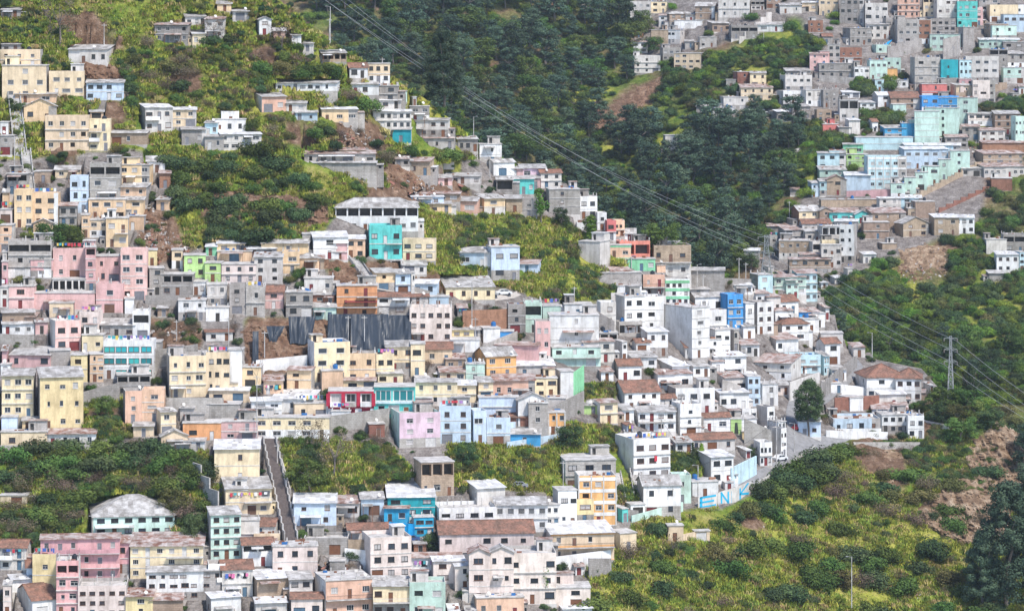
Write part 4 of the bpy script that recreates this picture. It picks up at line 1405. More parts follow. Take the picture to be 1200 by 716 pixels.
for (cn, kw, nm, d), lst in buckets.items():
    lst.sort(key=lambda r: abs((r.x0+r.x1)/2-(r.mk.x0+r.mk.x1)/2) + abs((r.yt+r.yb)/2-(r.mk.yt+r.mk.yb)/2))
    sn = shortmark(nm)[0]
    if len(shorts[sn]) > 1: sn = nm
    for i, r in enumerate(lst):
        o = (ORD[i] + ' ') if len(lst) > 1 else ''
        s1 = f"{o}{cn} {kw} {d} the {sn}"
        extra = f", {ROOFW[r.roof]}"
        if len((s1+extra).split()) <= 16: s1 += extra
        s1 = ' '.join(s1.split()[:16])
        thing(r.root, s1, r.cat)
GROUPS = {'bungalow': 'single-storey houses of the hillside quarter', 'house': 'houses of the hillside quarter', 'shack': 'makeshift shacks on the slopes', 'outbuilding': 'blank sheds and annexes among the houses', 'apartment_block': 'multi-storey blocks of the hillside quarter'}
for r in recs:
    if r.kind in GROUPS: r.root['group'] = GROUPS[r.kind]
def S_of(zone): return near if zone == 'near' else far
def rel(x, y, zone=None):
    q = nearest_mark(x, y, zone); sn = shortmark(q.name)[0]
    if len(shorts[sn]) > 1: sn = q.name
    return f"{where(x, y, q)} the {sn}"
USED = set(o.get('label') for o in COL.objects if o.get('label'))
def uniq(base, x, y, zone=None):
    q = f"{base} {rel(x, y, zone)}"; q = ' '.join(q.split()[:15])
    if q not in USED: USED.add(q); return q
    for w_ in ('second ', 'third ', 'fourth ', 'fifth ', 'sixth ', 'seventh ', 'eighth ', 'ninth ', 'tenth '):
        if w_+q not in USED: USED.add(w_+q); return w_+q
    return q

# ------------------------------------------------------------------ laundry and tanks on the roofs
for kind, r, z in LIFT:
    th = math.radians(r.rot); c, s_ = math.cos(th), math.sin(th)
    def wp(x, y, zz): return (r.X + x*c - y*s_, r.Yc + x*s_ + y*c, r.zb + zz)
    px, py = (r.x0+r.x1)/2, r.yt
    if kind == 'tank':
        mb = MB(); mb.tube((0,0,.0), (0,0,1.15), .62, .62, 12); mb.tube((0,0,1.15), (0,0,1.4), .62, .25, 12)
        o = empty('water_tank', wp(*z)); b_ = r.rnd.random() < .4
        mb.build('tank_body', TANKB if b_ else TANK, o); l = MB(); l.tube((0,0,1.4), (0,0,1.5), .27, .27, 10); l.build('lid', TANK, o)
        thing(o, uniq(('blue' if b_ else 'black') + ' plastic water tank on the roof', px, py, r.zone), 'water tank', 'water tanks on flat roofs')
    else:
        o = empty('clothesline', wp(0, -r.L/2 + (.5 if kind == 'wash' else -.3), z if kind == 'wash' else z+.2), th)
        W = r.W*.86; mb = MB()
        for x in (-W/2, W/2): mb = MB(); mb.tube((x,0,0), (x,0,2.0), .035); mb.build('post', GALV, o)
        mb = MB(); mb.tube((-W/2,0,1.9), (W/2,0,1.9), .02, .02, 4); mb.build('line', GALV, o)
        x = -W/2 + .2
        while x < W/2 - .4:
            w_ = r.rnd.uniform(.3, .8); hh = r.rnd.uniform(.5, 1.0); cb = MB(); n = 4
            for i in range(n):
                a, b2 = x + w_*i/n, x + w_*(i+1)/n; ya, yb_ = .05*math.sin(i*1.7+x), .05*math.sin((i+1)*1.7+x)
                cb.hexa([(a,ya-.012,1.9-hh),(b2,yb_-.012,1.9-hh),(b2,yb_+.012,1.9-hh),(a,ya+.012,1.9-hh),(a,-.012,1.9),(b2,-.012,1.9),(b2,.012,1.9),(a,.012,1.9)])
            cb.build('hanging_cloth', r.rnd.choice(CLOTH), o); x += w_ + r.rnd.uniform(.02, .5)
        thing(o, uniq('washing hung out to dry', px, py, r.zone), 'clothesline', 'washing lines on roofs and terraces')

# ------------------------------------------------------------------ walls in the open, drawn by their feet: x0 y0 h0 x1 y1 h1 material
WALLS = '''
n 170 356 10 226 358 12 g
n 168 428 16 232 431 28 g
n 195 488 22 262 490 24 G
n 94 478 18 140 470 22 g
n 0 402 11 40 403 10 g
n 300 436 14 360 430 14 w
n 250 455 8 300 448 8 G
n 120 528 6 230 530 10 G
n -60 532 10 122 529 8 G
n 382 506 18 456 498 20 g
n 542 384 20 596 384 22 k
n 566 414 10 606 402 14 G
n 640 500 20 684 483 25 g
n 545 508 10 604 500 6 b
n 594 528 10 656 516 8 b
n 700 330 8 752 352 16 G
n 662 466 22 684 462 34 n
n 690 600 8 748 606 8 g
n 740 612 8 800 600 12 m
n 620 668 12 716 662 18 w
n 690 680 26 716 676 22 g
n 800 634 8 814 633 10 c
n 857 572 24 886 556 22 a
n 1082 494 2 1112 510 12 W
n 978 480 14 1030 478 15 k
n 985 462 12 1030 462 6 w
n 962 470 20 1004 430 14 g
n 925 470 22 960 462 26 W
n 968 512 8 1040 514 8 w
n 1000 524 6 1078 526 8 G
n 340 580 8 330 545 8 G
n 226 560 24 256 610 28 G
n 880 336 9 830 334 9 g
n 404 654 12 480 664 14 w
n 620 600 12 650 606 10 g
n 846 470 26 868 474 22 G
n 784 500 26 824 512 24 g
n 872 520 30 904 536 32 g
n 408 652 20 470 650 18 A
n 688 380 22 720 398 22 G
n 40 290 8 100 296 8 g
n 470 338 6 515 350 6 g
n 716 358 14 780 376 26 W
f 1062 240 6 1150 196 8 A
f 960 238 6 1020 236 6 g
f 992 232 8 1046 230 8 P
f 1100 250 5 1160 222 5 k
f 1120 120 10 1180 104 8 A
f 1040 70 14 1080 60 16 G
f 1105 70 24 1125 66 24 G
f 866 52 6 904 20 8 W
f 960 96 8 1010 100 8 G
f 1125 118 16 1150 112 14 u
f 900 135 5 950 150 8 G
f 925 182 5 945 176 5 W
'''
for ln in WALLS.strip().splitlines():
    z_, x0, y0, h0, x1, y1, h1, cm = ln.split(); x0, y0, h0, x1, y1, h1 = map(float, (x0, y0, h0, x1, y1, h1))
    S = S_of('near' if z_ == 'n' else 'far'); D0, D1 = S(x0, y0), S(x1, y1); a, b = P(x0, y0, D0), P(x1, y1, D1)
    H0, H1 = h0/F*D0, h1/F*D1; n = max(1, int((b-a).length/4)); nn = Vector(((b-a).y, -(b-a).x, 0)).normalized()*.15
    mb = MB()
    for i in range(n):
        p, q = a.lerp(b, i/n), a.lerp(b, (i+1)/n); hp, hq = H0+(H1-H0)*i/n, H0+(H1-H0)*(i+1)/n
        hz = max(hp, hq) if n > 2 and abs(a.z-b.z) > 2 else None
        u0, u1 = (hz, hz) if hz else (hp, hq)
        zt = (p.z+q.z)/2 if hz else None
        tp = (zt+hz if hz else p.z+hp); tq = (zt+hz if hz else q.z+hq)
        mb.hexa([(*(p+nn).xy, p.z-3), (*(q+nn).xy, q.z-3), (*(q-nn).xy, q.z-3), (*(p-nn).xy, p.z-3), (*(p+nn).xy, tp), (*(q+nn).xy, tq), (*(q-nn).xy, tq), (*(p-nn).xy, tp)])
    o = mb.build('retaining_wall', wallmat(cm))
    thing(o, uniq(CNAME[cm] + ' retaining wall', (x0+x1)/2, (y0+y1)/2, 'near' if z_ == 'n' else 'far'), 'wall', 'retaining walls holding the slopes')

# ------------------------------------------------------------------ the steep street, the stair streets
def strip(name, left, right, mat, lift=.12, n=40, kind='structure', S=near):
    def along(pts, t):
        k = t*(len(pts)-1); i = min(int(k), len(pts)-2); f = k-i; return (pts[i][0]*(1-f)+pts[i+1][0]*f, pts[i][1]*(1-f)+pts[i+1][1]*f)
    mb = MB(); prev = None
    for i in range(n+1):
        a, b = along(left, i/n), along(right, i/n); A, B = P(*a, S(*a)), P(*b, S(*b)); A.z += lift; B.z += lift
        row = [A.lerp(B, k/4) for k in range(5)]
        if prev:
            for k in range(4): mb.quad(prev[k], prev[k+1], row[k+1], row[k])
        prev = row
    o = mb.build(name, mat)
    if kind: o['kind'] = kind
    return o
ASPH = flatmat('worn_asphalt', (.24,.235,.235), .9, .3, 0, .8)
strip('road', [(815,590),(845,577),(860,568),(891,550),(909,541),(920,526),(922,500),(921,482),(925,468)], [(818,602),(850,590),(872,578),(898,562),(932,541),(955,526),(952,512),(938,498),(940,472)], ASPH)
strip('road', [(925,522),(950,512),(980,510),(1020,514)], [(925,544),(952,528),(985,521),(1022,524)], ASPH, .16, 20)
strip('street', [(930,470),(960,462),(990,436),(1004,420)], [(940,480),(968,474),(1000,446),(1012,430)], ASPH, .12, 20)
strip('path', [(560,350),(600,344),(628,332)], [(560,356),(602,350),(632,337)], flatmat('pale_path', (.42,.38,.34), .9, .3), .1, 16)
strip('path', [(400,328),(470,338),(520,350)], [(400,333),(470,344),(518,356)], flatmat('pale_path', (.42,.38,.34), .9, .3), .1, 16)
def stairway(x0, y0, x1, y1, wpx, zone, nstep, label, mat, rail=True, lab_h=.5):
    S = S_of(zone); o = empty('stairway', P(x0, y0, S(x0, y0))); base = o.location.copy()
    mb = MB()
    for i in range(nstep):
        x, y = x0+(x1-x0)*i/nstep, y0+(y1-y0)*i/nstep; xn, yn = x0+(x1-x0)*(i+1)/nstep, y0+(y1-y0)*(i+1)/nstep
        p, q = P(x, y, S(x, y)), P(xn, yn, S(xn, yn)); w_ = wpx/F*p.y/2
        z = q.z + .45 - base.z
        xm = p.x - base.x
        mb.hexa([(xm-w_, p.y-base.y, z-2.5), (xm+w_, p.y-base.y, z-2.5), (q.x-base.x+w_, q.y-base.y, z-2.5), (q.x-base.x-w_, q.y-base.y, z-2.5), (xm-w_, p.y-base.y, z), (xm+w_, p.y-base.y, z), (q.x-base.x+w_, q.y-base.y, z), (q.x-base.x-w_, q.y-base.y, z)])
    mb.build('steps', mat, o)
    if rail:
        for sd in (-1, 1):
            for rep in ((0,) if sd < 0 else (0,)):
                rb = MB(); n = 14
                for i in range(n):
                    t0, t1 = i/n, (i+1)/n; a = (x0+(x1-x0)*t0 + sd*(wpx/2+1), y0+(y1-y0)*t0); b = (x0+(x1-x0)*t1 + sd*(wpx/2+1), y0+(y1-y0)*t1)
                    p, q = P(*a, S(*a))-base, P(*b, S(*b))-base; zt = max(p.z, q.z)+1.0; e = .14
                    rb.hexa([(p.x-e,p.y,p.z-2.5),(p.x+e,p.y,p.z-2.5),(q.x+e,q.y,q.z-2.5),(q.x-e,q.y,q.z-2.5),(p.x-e,p.y,zt),(p.x+e,p.y,zt),(q.x+e,q.y,zt),(q.x-e,q.y,zt)])
                rb.build('parapet', CONC, o)
    thing(o, label, 'stairway'); return o
STONE = flatmat('worn_stair_stone', (.17,.14,.13), .9, .4, 0, 2)
stairway(341, 634, 315, 516, 13, 'near', 90, 'long dark stone stairway climbing straight between the houses', STONE)
stairway(24, 182, 16, 112, 12, 'near', 50, 'grey stairway climbing the slope beside the large cream block', CONC)
stairway(36, 236, 30, 178, 9, 'near', 40, 'narrow stairway above the tall concrete block at the left', CONC)
stairway(432, 330, 414, 304, 9, 'near', 20, 'concrete stair beside the stilts of the turquoise house', CONC)
stairway(62, 48, 50, -4, 5, 'near', 40, 'thin dirt stair running up the grassy slope at the top left', STONE, False)
stairway(728, 588, 722, 556, 8, 'near', 26, 'steep concrete stair right of the orange and white block', CONC)
stairway(748, 585, 736, 508, 8, 'near', 40, 'pale stair under the white three-storey house with the red cloth', CONC)
# stair wall with shop paint and graffiti along the steep street
mb = MB(); pts = [(818,596,13),(840,592,13),(844,590,14),(862,589,18),(879,577,13),(884,573,7),(902,563,7),(920,552,7),(934,542,7),(955,528,6)]
for (a, b) in zip(pts, pts[1:]):
    p, q = P(a[0], a[1], near(a[0], a[1])), P(b[0], b[1], near(b[0], b[1])); hp, hq = a[2]/F*p.y, b[2]/F*q.y
    zt = None
    mb.hexa([(p.x,p.y-.15,p.z-2),(q.x,q.y-.15,q.z-2),(q.x,q.y+.15,q.z-2),(p.x,p.y+.15,p.z-2),(p.x,p.y-.15,zt or p.z+hp),(q.x,q.y-.15,zt or q.z+hq),(q.x,q.y+.15,zt or q.z+hq),(p.x,p.y+.15,zt or p.z+hp)])
gw_ = mb.build('roadside_wall', wallmat('W')); thing(gw_, 'off white wall with blue graffiti letters below the steep street', 'wall')
GB = flatmat('graffiti_blue', (.03,.42,.66), .7, .15); 
def stroke(mb, pts, wd, plane):
    for a, b in zip(pts, pts[1:]):
        a, b = Vector(a), Vector(b); d = (b-a); n = Vector((-d.y, d.x)).normalized()*wd/2; e = d.normalized()*wd/2
        q = [a-e-n, b+e-n, b+e+n, a-e+n]; mb.hexa([plane(*k, .0) for k in q] + [plane(*k, .03) for k in q])
def wall_plane(a, b, out=.17):
    p, q = P(a[0], a[1], near(a[0], a[1])), P(b[0], b[1], near(b[0], b[1]))
    def f(u, v, d): 
        t = p.lerp(q, u); return Vector((t.x, t.y-out-d, t.z + v*2.6))
    return f
for (a, b, letters) in (((820,595.5),(839,592.2),[[(.08,.08),(.08,.92)],[(.08,.92),(.92,.92)],[(.08,.5),(.8,.5)],[(.08,.08),(.92,.08)]]),
        ((844.5,590),(855,589.3),[[(.1,.05),(.1,.95),(.85,.05),(.85,.95)]]), ((857,589.2),(863,588),[[(.1,.05),(.1,.98)],[(.1,.98),(.9,.98)],[(.1,.55),(.75,.55)]]),
        ((866,586),(878,578.2),[[(.1,.05),(.1,.95)],[(.85,.98),(.12,.5),(.9,.1)]])):
    f = wall_plane(a, b)
    mb = MB()
    for st in letters: stroke(mb, st, .17, f)
    mb.build('graffiti', GB, gw_)
strip_w = None
# lettering and mural on the lime end wall
for r in recs:
    if 'lime painted' in r.name:
        mb = MB(); hw, hl = r.W/2, r.L/2
        mb.box(-hw+.05, -hw+r.W*.42, -hl-.05, -hl-.004, .1, r.H-.1); mb.build('mural_panel', wallmat('L'), r.root)
        mb = MB(); mb.hexa([(-hw+.9,-hl-.08,.2),(-hw+2.0,-hl-.08,.2),(-hw+2.0,-hl-.052,.2),(-hw+.9,-hl-.052,.2),(-hw+1.1,-hl-.08,r.H*.75),(-hw+1.7,-hl-.08,r.H*.75),(-hw+1.7,-hl-.052,r.H*.75),(-hw+1.1,-hl-.052,r.H*.75)])
        mb.build('painted_shape', flatmat('dark_mural_paint', (.05,.06,.05)), r.root)
    if 'red cloth' in r.name:
        mb = MB(); mb.box(.6, 1.3, -r.L/2-.12, -r.L/2-.06, r.H*.45, r.H*.45+1.3); mb.build('hanging_cloth', CLOTH[1], r.root)

# ------------------------------------------------------------------ red and white house, built by hand because of its bays
def red_white():
    x0, x1, yt, yb = 384, 437, 456, 494; D = near(410, yb); s = F/D; W = (x1-x0)/s; H = (yb-yt)/s*.93; L = 7.5
    o = empty('house', P((x0+x1)/2, yb, D) + Vector((0, L/2, 0)), math.radians(2)); hw, hl = W/2, L/2
    RED = flatmat('deep_red_paint', (.42,.03,.06), .8)
    w_ = MB(); nb = 3; bw = W/nb; ops = []
    for k in range(nb):
        ops.append((k*bw+bw*.2, k*bw+bw*.8, H*.52+.9, H-.55, 'win')); ops.append((k*bw+bw*.22, k*bw+bw*.78, .05, H*.46, 'door'))
    facade(w_, (-hw,-hl,0), (1,0,0), (0,-1,0), W, H, ops, 0)
    facade(w_, (-hw,hl,0), (0,-1,0), (-1,0,0), L, H, [], 1); facade(w_, (hw,-hl,0), (0,1,0), (1,0,0), L, H, [], 1); facade(w_, (hw,hl,0), (-1,0,0), (0,1,0), W, H, [], 1)
    w_.build('wall', [wallmat('w'), wallmat('W'), TRIM, VOID], o)
    for q in ops:
        link('window' if q[4] == 'win' else 'door', win_mesh(2 if q[4] == 'win' else 8, FR_W, G_DARK if q[4] == 'win' else flatmat('deep_red_paint', (.42,.03,.06), .8)), o, ((q[0]+q[1])/2-hw, -hl+.12, q[2]), 0, (q[1]-q[0], 1, q[3]-q[2]))
    for k in range(nb):
        b = MB(); cx = -hw+(k+.5)*bw; b.box(cx-bw*.36, cx+bw*.36, -hl-.75, -hl-.06, H*.5, H*.5+1.0); b.build('bay_panel', wallmat('w') if k != 1 else wallmat('G'), o)
    f = MB(); f.box(-hw-.05, hw+.05, -hl-.055, -hl-.004, H*.44, H*.49+.7); f.box(-hw-.05, hw+.05, -hl-.4, -hl-.004, H-.4, H-.02)
    for k in range(nb+1):
        x = -hw+k*bw; f.box(x-.42, x+.42, -hl-.5, -hl-.06, H*.52, H-.41)
    f.build('red_frame', RED, o)
    r_ = MB(); r_.box(-hw-.1, hw+.1, -hl-.1, hl+.1, H, H+.15); r_.build('roof', CONC, o); g = MB(); g.box(-hw-.04, hw+.04, -hl-.04, hl+.04, -4, .02); g.build('foundation', wallmat('g'), o)
    thing(o, 'red and white house with three projecting bays and red doors', 'house', 'houses of the hillside quarter')
    R2 = Rec(); R2.x0, R2.x1, R2.yt, R2.yb, R2.X, R2.Yc, R2.W, R2.L, R2.rot, R2.zb, R2.rnd, R2.zone = x0, x1, yt, yb, o.location.x, o.location.y, W, L, 2, o.location.z, random.Random(3), 'near'
    return R2, H
red_white()
def turq():
    x0, x1, yt, yb = 438, 486, 450, 490; D = near(460, yb); s = F/D; W = (x1-x0)/s; H = (yb-yt)/s*.92; L = 7
    o = empty('house', P((x0+x1)/2, yb, D) + Vector((0, L/2, 0)), math.radians(1)); hw, hl = W/2, L/2; w_ = MB()
    ops = [(.3, W*.42, H*.55, H-.8, 'win'), (W*.46, W-.3, H*.55, H-.8, 'win'), (W*.1, W*.26, H*.18, H*.4, 'win'), (W*.35, W*.62, H*.16, H*.42, 'win'), (W*.72, W*.85, .05, H*.36, 'door')]
    facade(w_, (-hw,-hl,0), (1,0,0), (0,-1,0), W, H, ops, 0); facade(w_, (-hw,hl,0), (0,-1,0), (-1,0,0), L, H, [], 0); facade(w_, (hw,-hl,0), (0,1,0), (1,0,0), L, H, [], 0); facade(w_, (hw,hl,0), (-1,0,0), (0,1,0), W, H, [], 0)
    w_.build('wall', [wallmat('t'), wallmat('t'), TRIM, VOID], o)
    for i, q in enumerate(ops): link('window' if q[4] == 'win' else 'door', win_mesh(3 if i < 2 else (1 if q[4] == 'win' else 9), FR_W, (G_TEAL if i < 2 else G_DARK) if q[4] == 'win' else WOOD), o, ((q[0]+q[1])/2-hw, -hl+.12, q[2]), 0, (q[1]-q[0], 1, q[3]-q[2]))
    r_ = MB(); r_.box(-hw-.1, hw+.1, -hl-.5, hl+.1, H-.02, H+.15); r_.build('roof', CONC, o); g = MB(); g.box(-hw-.04, hw+.04, -hl-.04, hl+.04, -4, .02); g.build('foundation', wallmat('g'), o)
    b = MB(); b.box(-hw, hw, -hl-.4, -hl-.004, H*.47, H*.47+.45); b.build('balcony_wall', wallmat('a'), o)
    thing(o, 'turquoise house with wide teal windows right of the red and white house', 'house', 'houses of the hillside quarter')
turq()

# ------------------------------------------------------------------ black tarpaulins pinned over the cut bank
TARP = flatmat('black_tarpaulin_plastic', (.035,.045,.06), .42, .3, 0, 3)
for i, (x0, x1, yt, yb, w0, w1, lab) in enumerate([(384,412,368,402,0,-2,'black tarpaulin over the cut bank below the orange house'), (411,455,368,412,0,2,'wide black tarpaulin with a pale fold in the middle of the bank'),
        (453,482,369,404,-2,0,'rightmost black tarpaulin against the blush block'), (338,370,371,403,2,-6,'black tarpaulin hanging below the grey house left of the mint one'), (312,334,382,401,4,-10,'small pointed black tarpaulin on the brown bank'),
        (296,303,388,424,0,0,'narrow black tarpaulin strip at the left of the bank'), (400,407,395,408,0,0,'torn black tarpaulin tail under the orange house')]):
    n, m_ = 26, 12; mb = MB(); g = []
    for a in range(m_+1):
        row = []
        for b in range(n+1):
            u, v = b/n, a/m_; xx = x0 + w0*v + (x1-x0 + (w1-w0)*v)*u; yy = yt + (yb-yt)*v + 1.5*math.sin(u*9+i)*v
            yy += 3.5*noise.noise(Vector((u*3, i, 0)))*v; D = near(xx, yb) + (near(xx, yt) - near(xx, yb))*(1-v)*.55 - 1.0 - .9*noise.noise(Vector((u*(x1-x0)*.09, v*1.1, i*3.1))) - .35*noise.noise(Vector((u*(x1-x0)*.26, v*2.0, i*5.1)))
            row.append(P(xx, yy, D))
        g.append(row)
    for a in range(m_):
        for b in range(n): mb.quad(g[a+1][b], g[a+1][b+1], g[a][b+1], g[a][b])
    o = mb.build('tarpaulin', TARP); sm_ = o.modifiers.new('thickness', 'SOLIDIFY'); sm_.thickness = .03
    thing(o, lab, 'tarpaulin', 'black tarpaulins over the cut bank')
BT = flatmat('bright_blue_tarp', (.01,.30,.62), .5, .2)
for (x0, x1, yt, yb, zone, lab) in ((456, 486, 611, 632, 'near', 'bright blue sheet fence left of the beige hall'), (484, 500, 605, 618, 'near', 'crumpled bright blue sheet behind the blue sheet fence')):
    mb = MB(); S = S_of(zone); n = 12; D = S((x0+x1)/2, yb)-.5
    for b in range(n):
        u0, u1 = x0+(x1-x0)*b/n, x0+(x1-x0)*(b+1)/n; d0, d1 = .15*math.sin(b*1.9), .15*math.sin((b+1)*1.9)
        q = [P(u0,yb,D+d0), P(u1,yb,D+d1), P(u1,yt+b*.25,D+d1), P(u0,yt+b*.25,D+d0)]; mb.hexa([q[0], q[1], q[1]+Vector((0,.04,0)), q[0]+Vector((0,.04,0)), q[3], q[2], q[2]+Vector((0,.04,0)), q[3]+Vector((0,.04,0))])
    thing(mb.build('sheet_fence', BT), lab, 'fence')
mb = MB(); A, B_, C_, D_ = (P(1026,60,far(1030,58)-1), P(1034,60,far(1030,58)-1), P(1046,47,far(1046,47)-1), P(1040,50,far(1040,50)-1)); dz = Vector((0,0,.15))
mb.hexa([A, B_, C_, D_, A+dz, B_+dz, C_+dz, D_+dz]); thing(mb.build('tarpaulin', BT), 'blue tarpaulin spread on the far slope above the mint house', 'tarpaulin')

# ------------------------------------------------------------------ lattice pylons, cables, poles
def pylon(x, yt, yb, D, label, wide):
    a, t = P(x, yb, D), P(x, yt, D); H = t.z-a.z; o = empty('power_pylon', a); mb = MB(); wb, wt = wide, wide*.3
    n = 9
    lv = [(wb+(wt-wb)*min(1, (i/n)*1.25), H*i/n) for i in range(n+1)]
    cs = [(-1,-1),(1,-1),(1,1),(-1,1)]
    for (w0, z0), (w1, z1) in zip(lv, lv[1:]):
        for k in range(4):
            c0, c1 = cs[k], cs[(k+1)%4]; w0_, w1_ = w0/2, w1/2
            mb.tube((c0[0]*w0_, c0[1]*w0_, z0), (c0[0]*w1_, c0[1]*w1_, z1), .085, .085, 4)
            mb.tube((c0[0]*w0_, c0[1]*w0_, z0), (c1[0]*w1_, c1[1]*w1_, z1), .045, .045, 4); mb.tube((c1[0]*w0_, c1[1]*w0_, z0), (c0[0]*w1_, c0[1]*w1_, z1), .06, .06, 4)
            mb.tube((c0[0]*w1_, c0[1]*w1_, z1), (c1[0]*w1_, c1[1]*w1_, z1), .06, .06, 4)
    mb.build('lattice_tower', GALV, o)
    tips = []
    for z in (H*.97, H*.80, H*.62):
        ab = MB(); al = 1.7 if wide < 3 else 2.4
        for s_ in (-1, 1): ab.tube((0,0,z), (s_*al,0,z), .12, .06, 4); ab.tube((0,0,z+.8 if z < H*.9 else z), (s_*al,0,z), .06, .05, 4)
        arm = ab.build('cross_arm', GALV, o)
        ib = MB(); 
        for s_ in (-1, 1): ib.tube((s_*al,0,z-.05), (s_*al,0,z-.8), .13, .13, 6)
        ib.build('insulator', flatmat('insulator_glass', (.25,.22,.2), .4), arm)
        tips += [(a + Vector((-al,0,z-.8))), (a + Vector((al,0,z-.8)))]
    thing(o, label, 'power pylon'); return tips
p2 = pylon(1114, 394, 472, 800, 'tall slim lattice power pylon in the greenery right of the long white house', 1.7)
p1 = pylon(898, 276, 330, 905, 'lattice power pylon standing between the near quarter and the far slope', 3.4)
CAB = flatmat('aluminium_cable', (.42,.43,.45), .5, .05, .2)
ends = [P(372, -6, 815), P(388, -8, 822), P(398, -8, 822), P(378, -2, 815)]
right = [P(1262, 500, 770), P(1262, 514, 770), P(1262, 524, 770), P(1262, 518, 765)]
def cable(a, b, sag, label):
    cu = MB(); n = 26; prev = None
    for i in range(n+1):
        t = i/n; p = a.lerp(b, t); p.z -= sag*4*t*(1-t)
        if prev is not None: cu.tube(prev, p, .04, .04, 4)
        prev = p
    thing(cu.build('power_cable', CAB), label, 'power cable', 'high voltage cables strung between the pylons')
names = ['uppermost', 'second', 'third', 'lowest']
sel = [1, 3, 5, 4]; 
for i in range(4):
    k = [1, 3, 4, 5][i]
    cable(ends[i], p1[k], 6, f'{names[i]} cable running from the upper left ridge down to the lattice pylon beside the forest')
    cable(p1[k], p2[k], 1.5, f'{names[i]} cable strung between the two lattice pylons')
    cable(p2[k], right[i], 1.0, f'{names[i]} cable leaving the slim pylon towards the right edge')
def pole(x, yt, yb, zone, arm, label, cat='utility pole', D=None, r0=.13):
    S = S_of(zone); D = D or S(x, yb); a, t = P(x, yb, D), P(x, yt, D); H = t.z-a.z
    o = empty('lamp_post' if arm else 'utility_pole', a); mb = MB(); mb.tube((0,0,-2), (0,0,H), r0, r0*.7, 7); mb.build('post', roofmat('c'), o)
    cb = MB()
    if arm: cb.tube((0,0,H-.1), (arm,-.3,H+.15), .05, .05, 5); cb.build('lamp_arm', GALV, o); lb = MB(); lb.box(arm-.35, arm+.15, -.45, -.15, H+.02, H+.16); lb.build('lamp_head', GALV, o)
    else: cb.box(-.7, .7, -.06, .06, H-.5, H-.36); cb.build('cross_bar', roofmat('c'), o); 
    thing(o, label, cat)
POLES = [(17,160,212,'n',0),(574,186,208,'n',-1),(555,137,172,'n',1),(387,8,42,'n',-1),(386,22,44,'n',0),(448,68,82,'n',0),(301,440,520,'n',0),(427,370,410,'n',0),(268,372,412,'n',0),
  (310,388,422,'n',0),(408,370,405,'n',0),(557,372,410,'n',0),(553,330,392,'n',0),(673,336,358,'n',0),(817,310,334,'n',1),(824,322,345,'n',0),(866,302,332,'n',0),(874,308,332,'n',0),
  (1022,390,424,'n',-1),(931,496,530,'n',-1),(910,490,542,'n',0),(818,545,580,'n',-1),(108,602,628,'n',0),(775,490,512,'n',0),(207,375,398,'n',0),(68,428,452,'n',0),(654,228,244,'n',0),(998,652,716,'n',-1),
  (660,540,575,'n',0),(325,520,545,'n',0),(122,28,46,'n',0),(895,38,54,'f',1),(1168,36,60,'f',0),(972,118,140,'f',0),(1093,76,112,'f',0),(925,236,258,'f',0),(1122,46,70,'f',0),(560,470,500,'n',0),(492,350,380,'n',0),(740,300,312,'n',0)]
for (x, yt, yb, z_, arm) in POLES:
    zone = 'near' if z_ == 'n' else 'far'
    pole(x, yt, yb, zone, arm, uniq('concrete lamp post' if arm else 'concrete utility pole', x, yb, zone))

# low wires slung from pole to pole
WIRE = flatmat('black_wire', (.03,.03,.03), .7)
WP = [(i, a) for i, a in enumerate(POLES)]
done = set()
for i, a in WP:
    c = sorted([(abs(a[0]-b[0]) + abs(a[1]-b[1])*1.3, j) for j, b in WP if j != i and b[3] == a[3]])[:2]
    for dd, j in c:
        if dd > 170 or (min(i, j), max(i, j)) in done: continue
        done.add((min(i, j), max(i, j))); b = POLES[j]; S = S_of('near' if a[3] == 'n' else 'far')
        A, B = P(a[0], a[1]+1.5, S(a[0], a[2])), P(b[0], b[1]+1.5, S(b[0], b[2])); mb = MB(); prev = None; n = 12
        for k in range(n+1):
            t = k/n; p = A.lerp(B, t); p.z -= 4*t*(1-t)*(B-A).length*.03
            if prev is not None: mb.tube(prev, p, .03, .03, 4)
            prev = p
        thing(mb.build('overhead_wire', WIRE), uniq('thin black wire sagging between two poles', (a[0]+b[0])/2, (a[1]+b[1])/2, 'near' if a[3] == 'n' else 'far'), 'wire', 'low wires between the poles')

# ------------------------------------------------------------------ cars
def car(x, y, zone, paint, lab, rz, dark=False):
    S = S_of(zone); D = S(x, y); o = empty('parked_car', P(x, y, D) + Vector((0, .9, .18)), rz)
    pm = flatmat('car_paint_'+paint, dict(white=(.7,.7,.7), blue=(.05,.09,.22), grey=(.3,.31,.33), red=(.4,.04,.04))[paint], .3, .1)
    prof = [(-2.1,.3),(-2.1,.85),(-1.75,.98),(-1.3,1.02),(-.75,1.45),(.8,1.45),(1.35,1.0),(2.0,.88),(2.1,.6),(2.1,.3)]
    b = MB(); i = 0; n = len(prof)
    for yy in (-.82, .82): b.v += [(px_, yy, pz) for px_, pz in prof]
    b.f.append(tuple(range(n))[::-1]); b.f.append(tuple(range(n, 2*n))); b.m += [0, 0]
    for k in range(n): b.f.append((k, (k+1) % n, n+(k+1) % n, n+k)); b.m.append(0)
    b.build('body', pm, o); g = MB()
    for s_ in (-1, 1):
        yy = s_*.83; g.quad((-1.15,yy,1.0), (-.1,yy,1.0), (-.1,yy,1.38), (-.72,yy,1.38)); g.quad((.0,yy,1.0), (1.2,yy,1.0), (.78,yy,1.38), (0,yy,1.38))
    g.build('side_windows', G_DARK, o)
    for wx in (-1.3, 1.3):
        for wy in (-.85, .85):
            w_ = MB(); w_.tube((wx, wy-.1, .3), (wx, wy+.1, .3), .31, .31, 12); w_.build('wheel', TANK, o)
    thing(o, lab, 'car')
car(590, 347, 'near', 'white', 'white car parked on the track right of the grey roofed hall', .25)
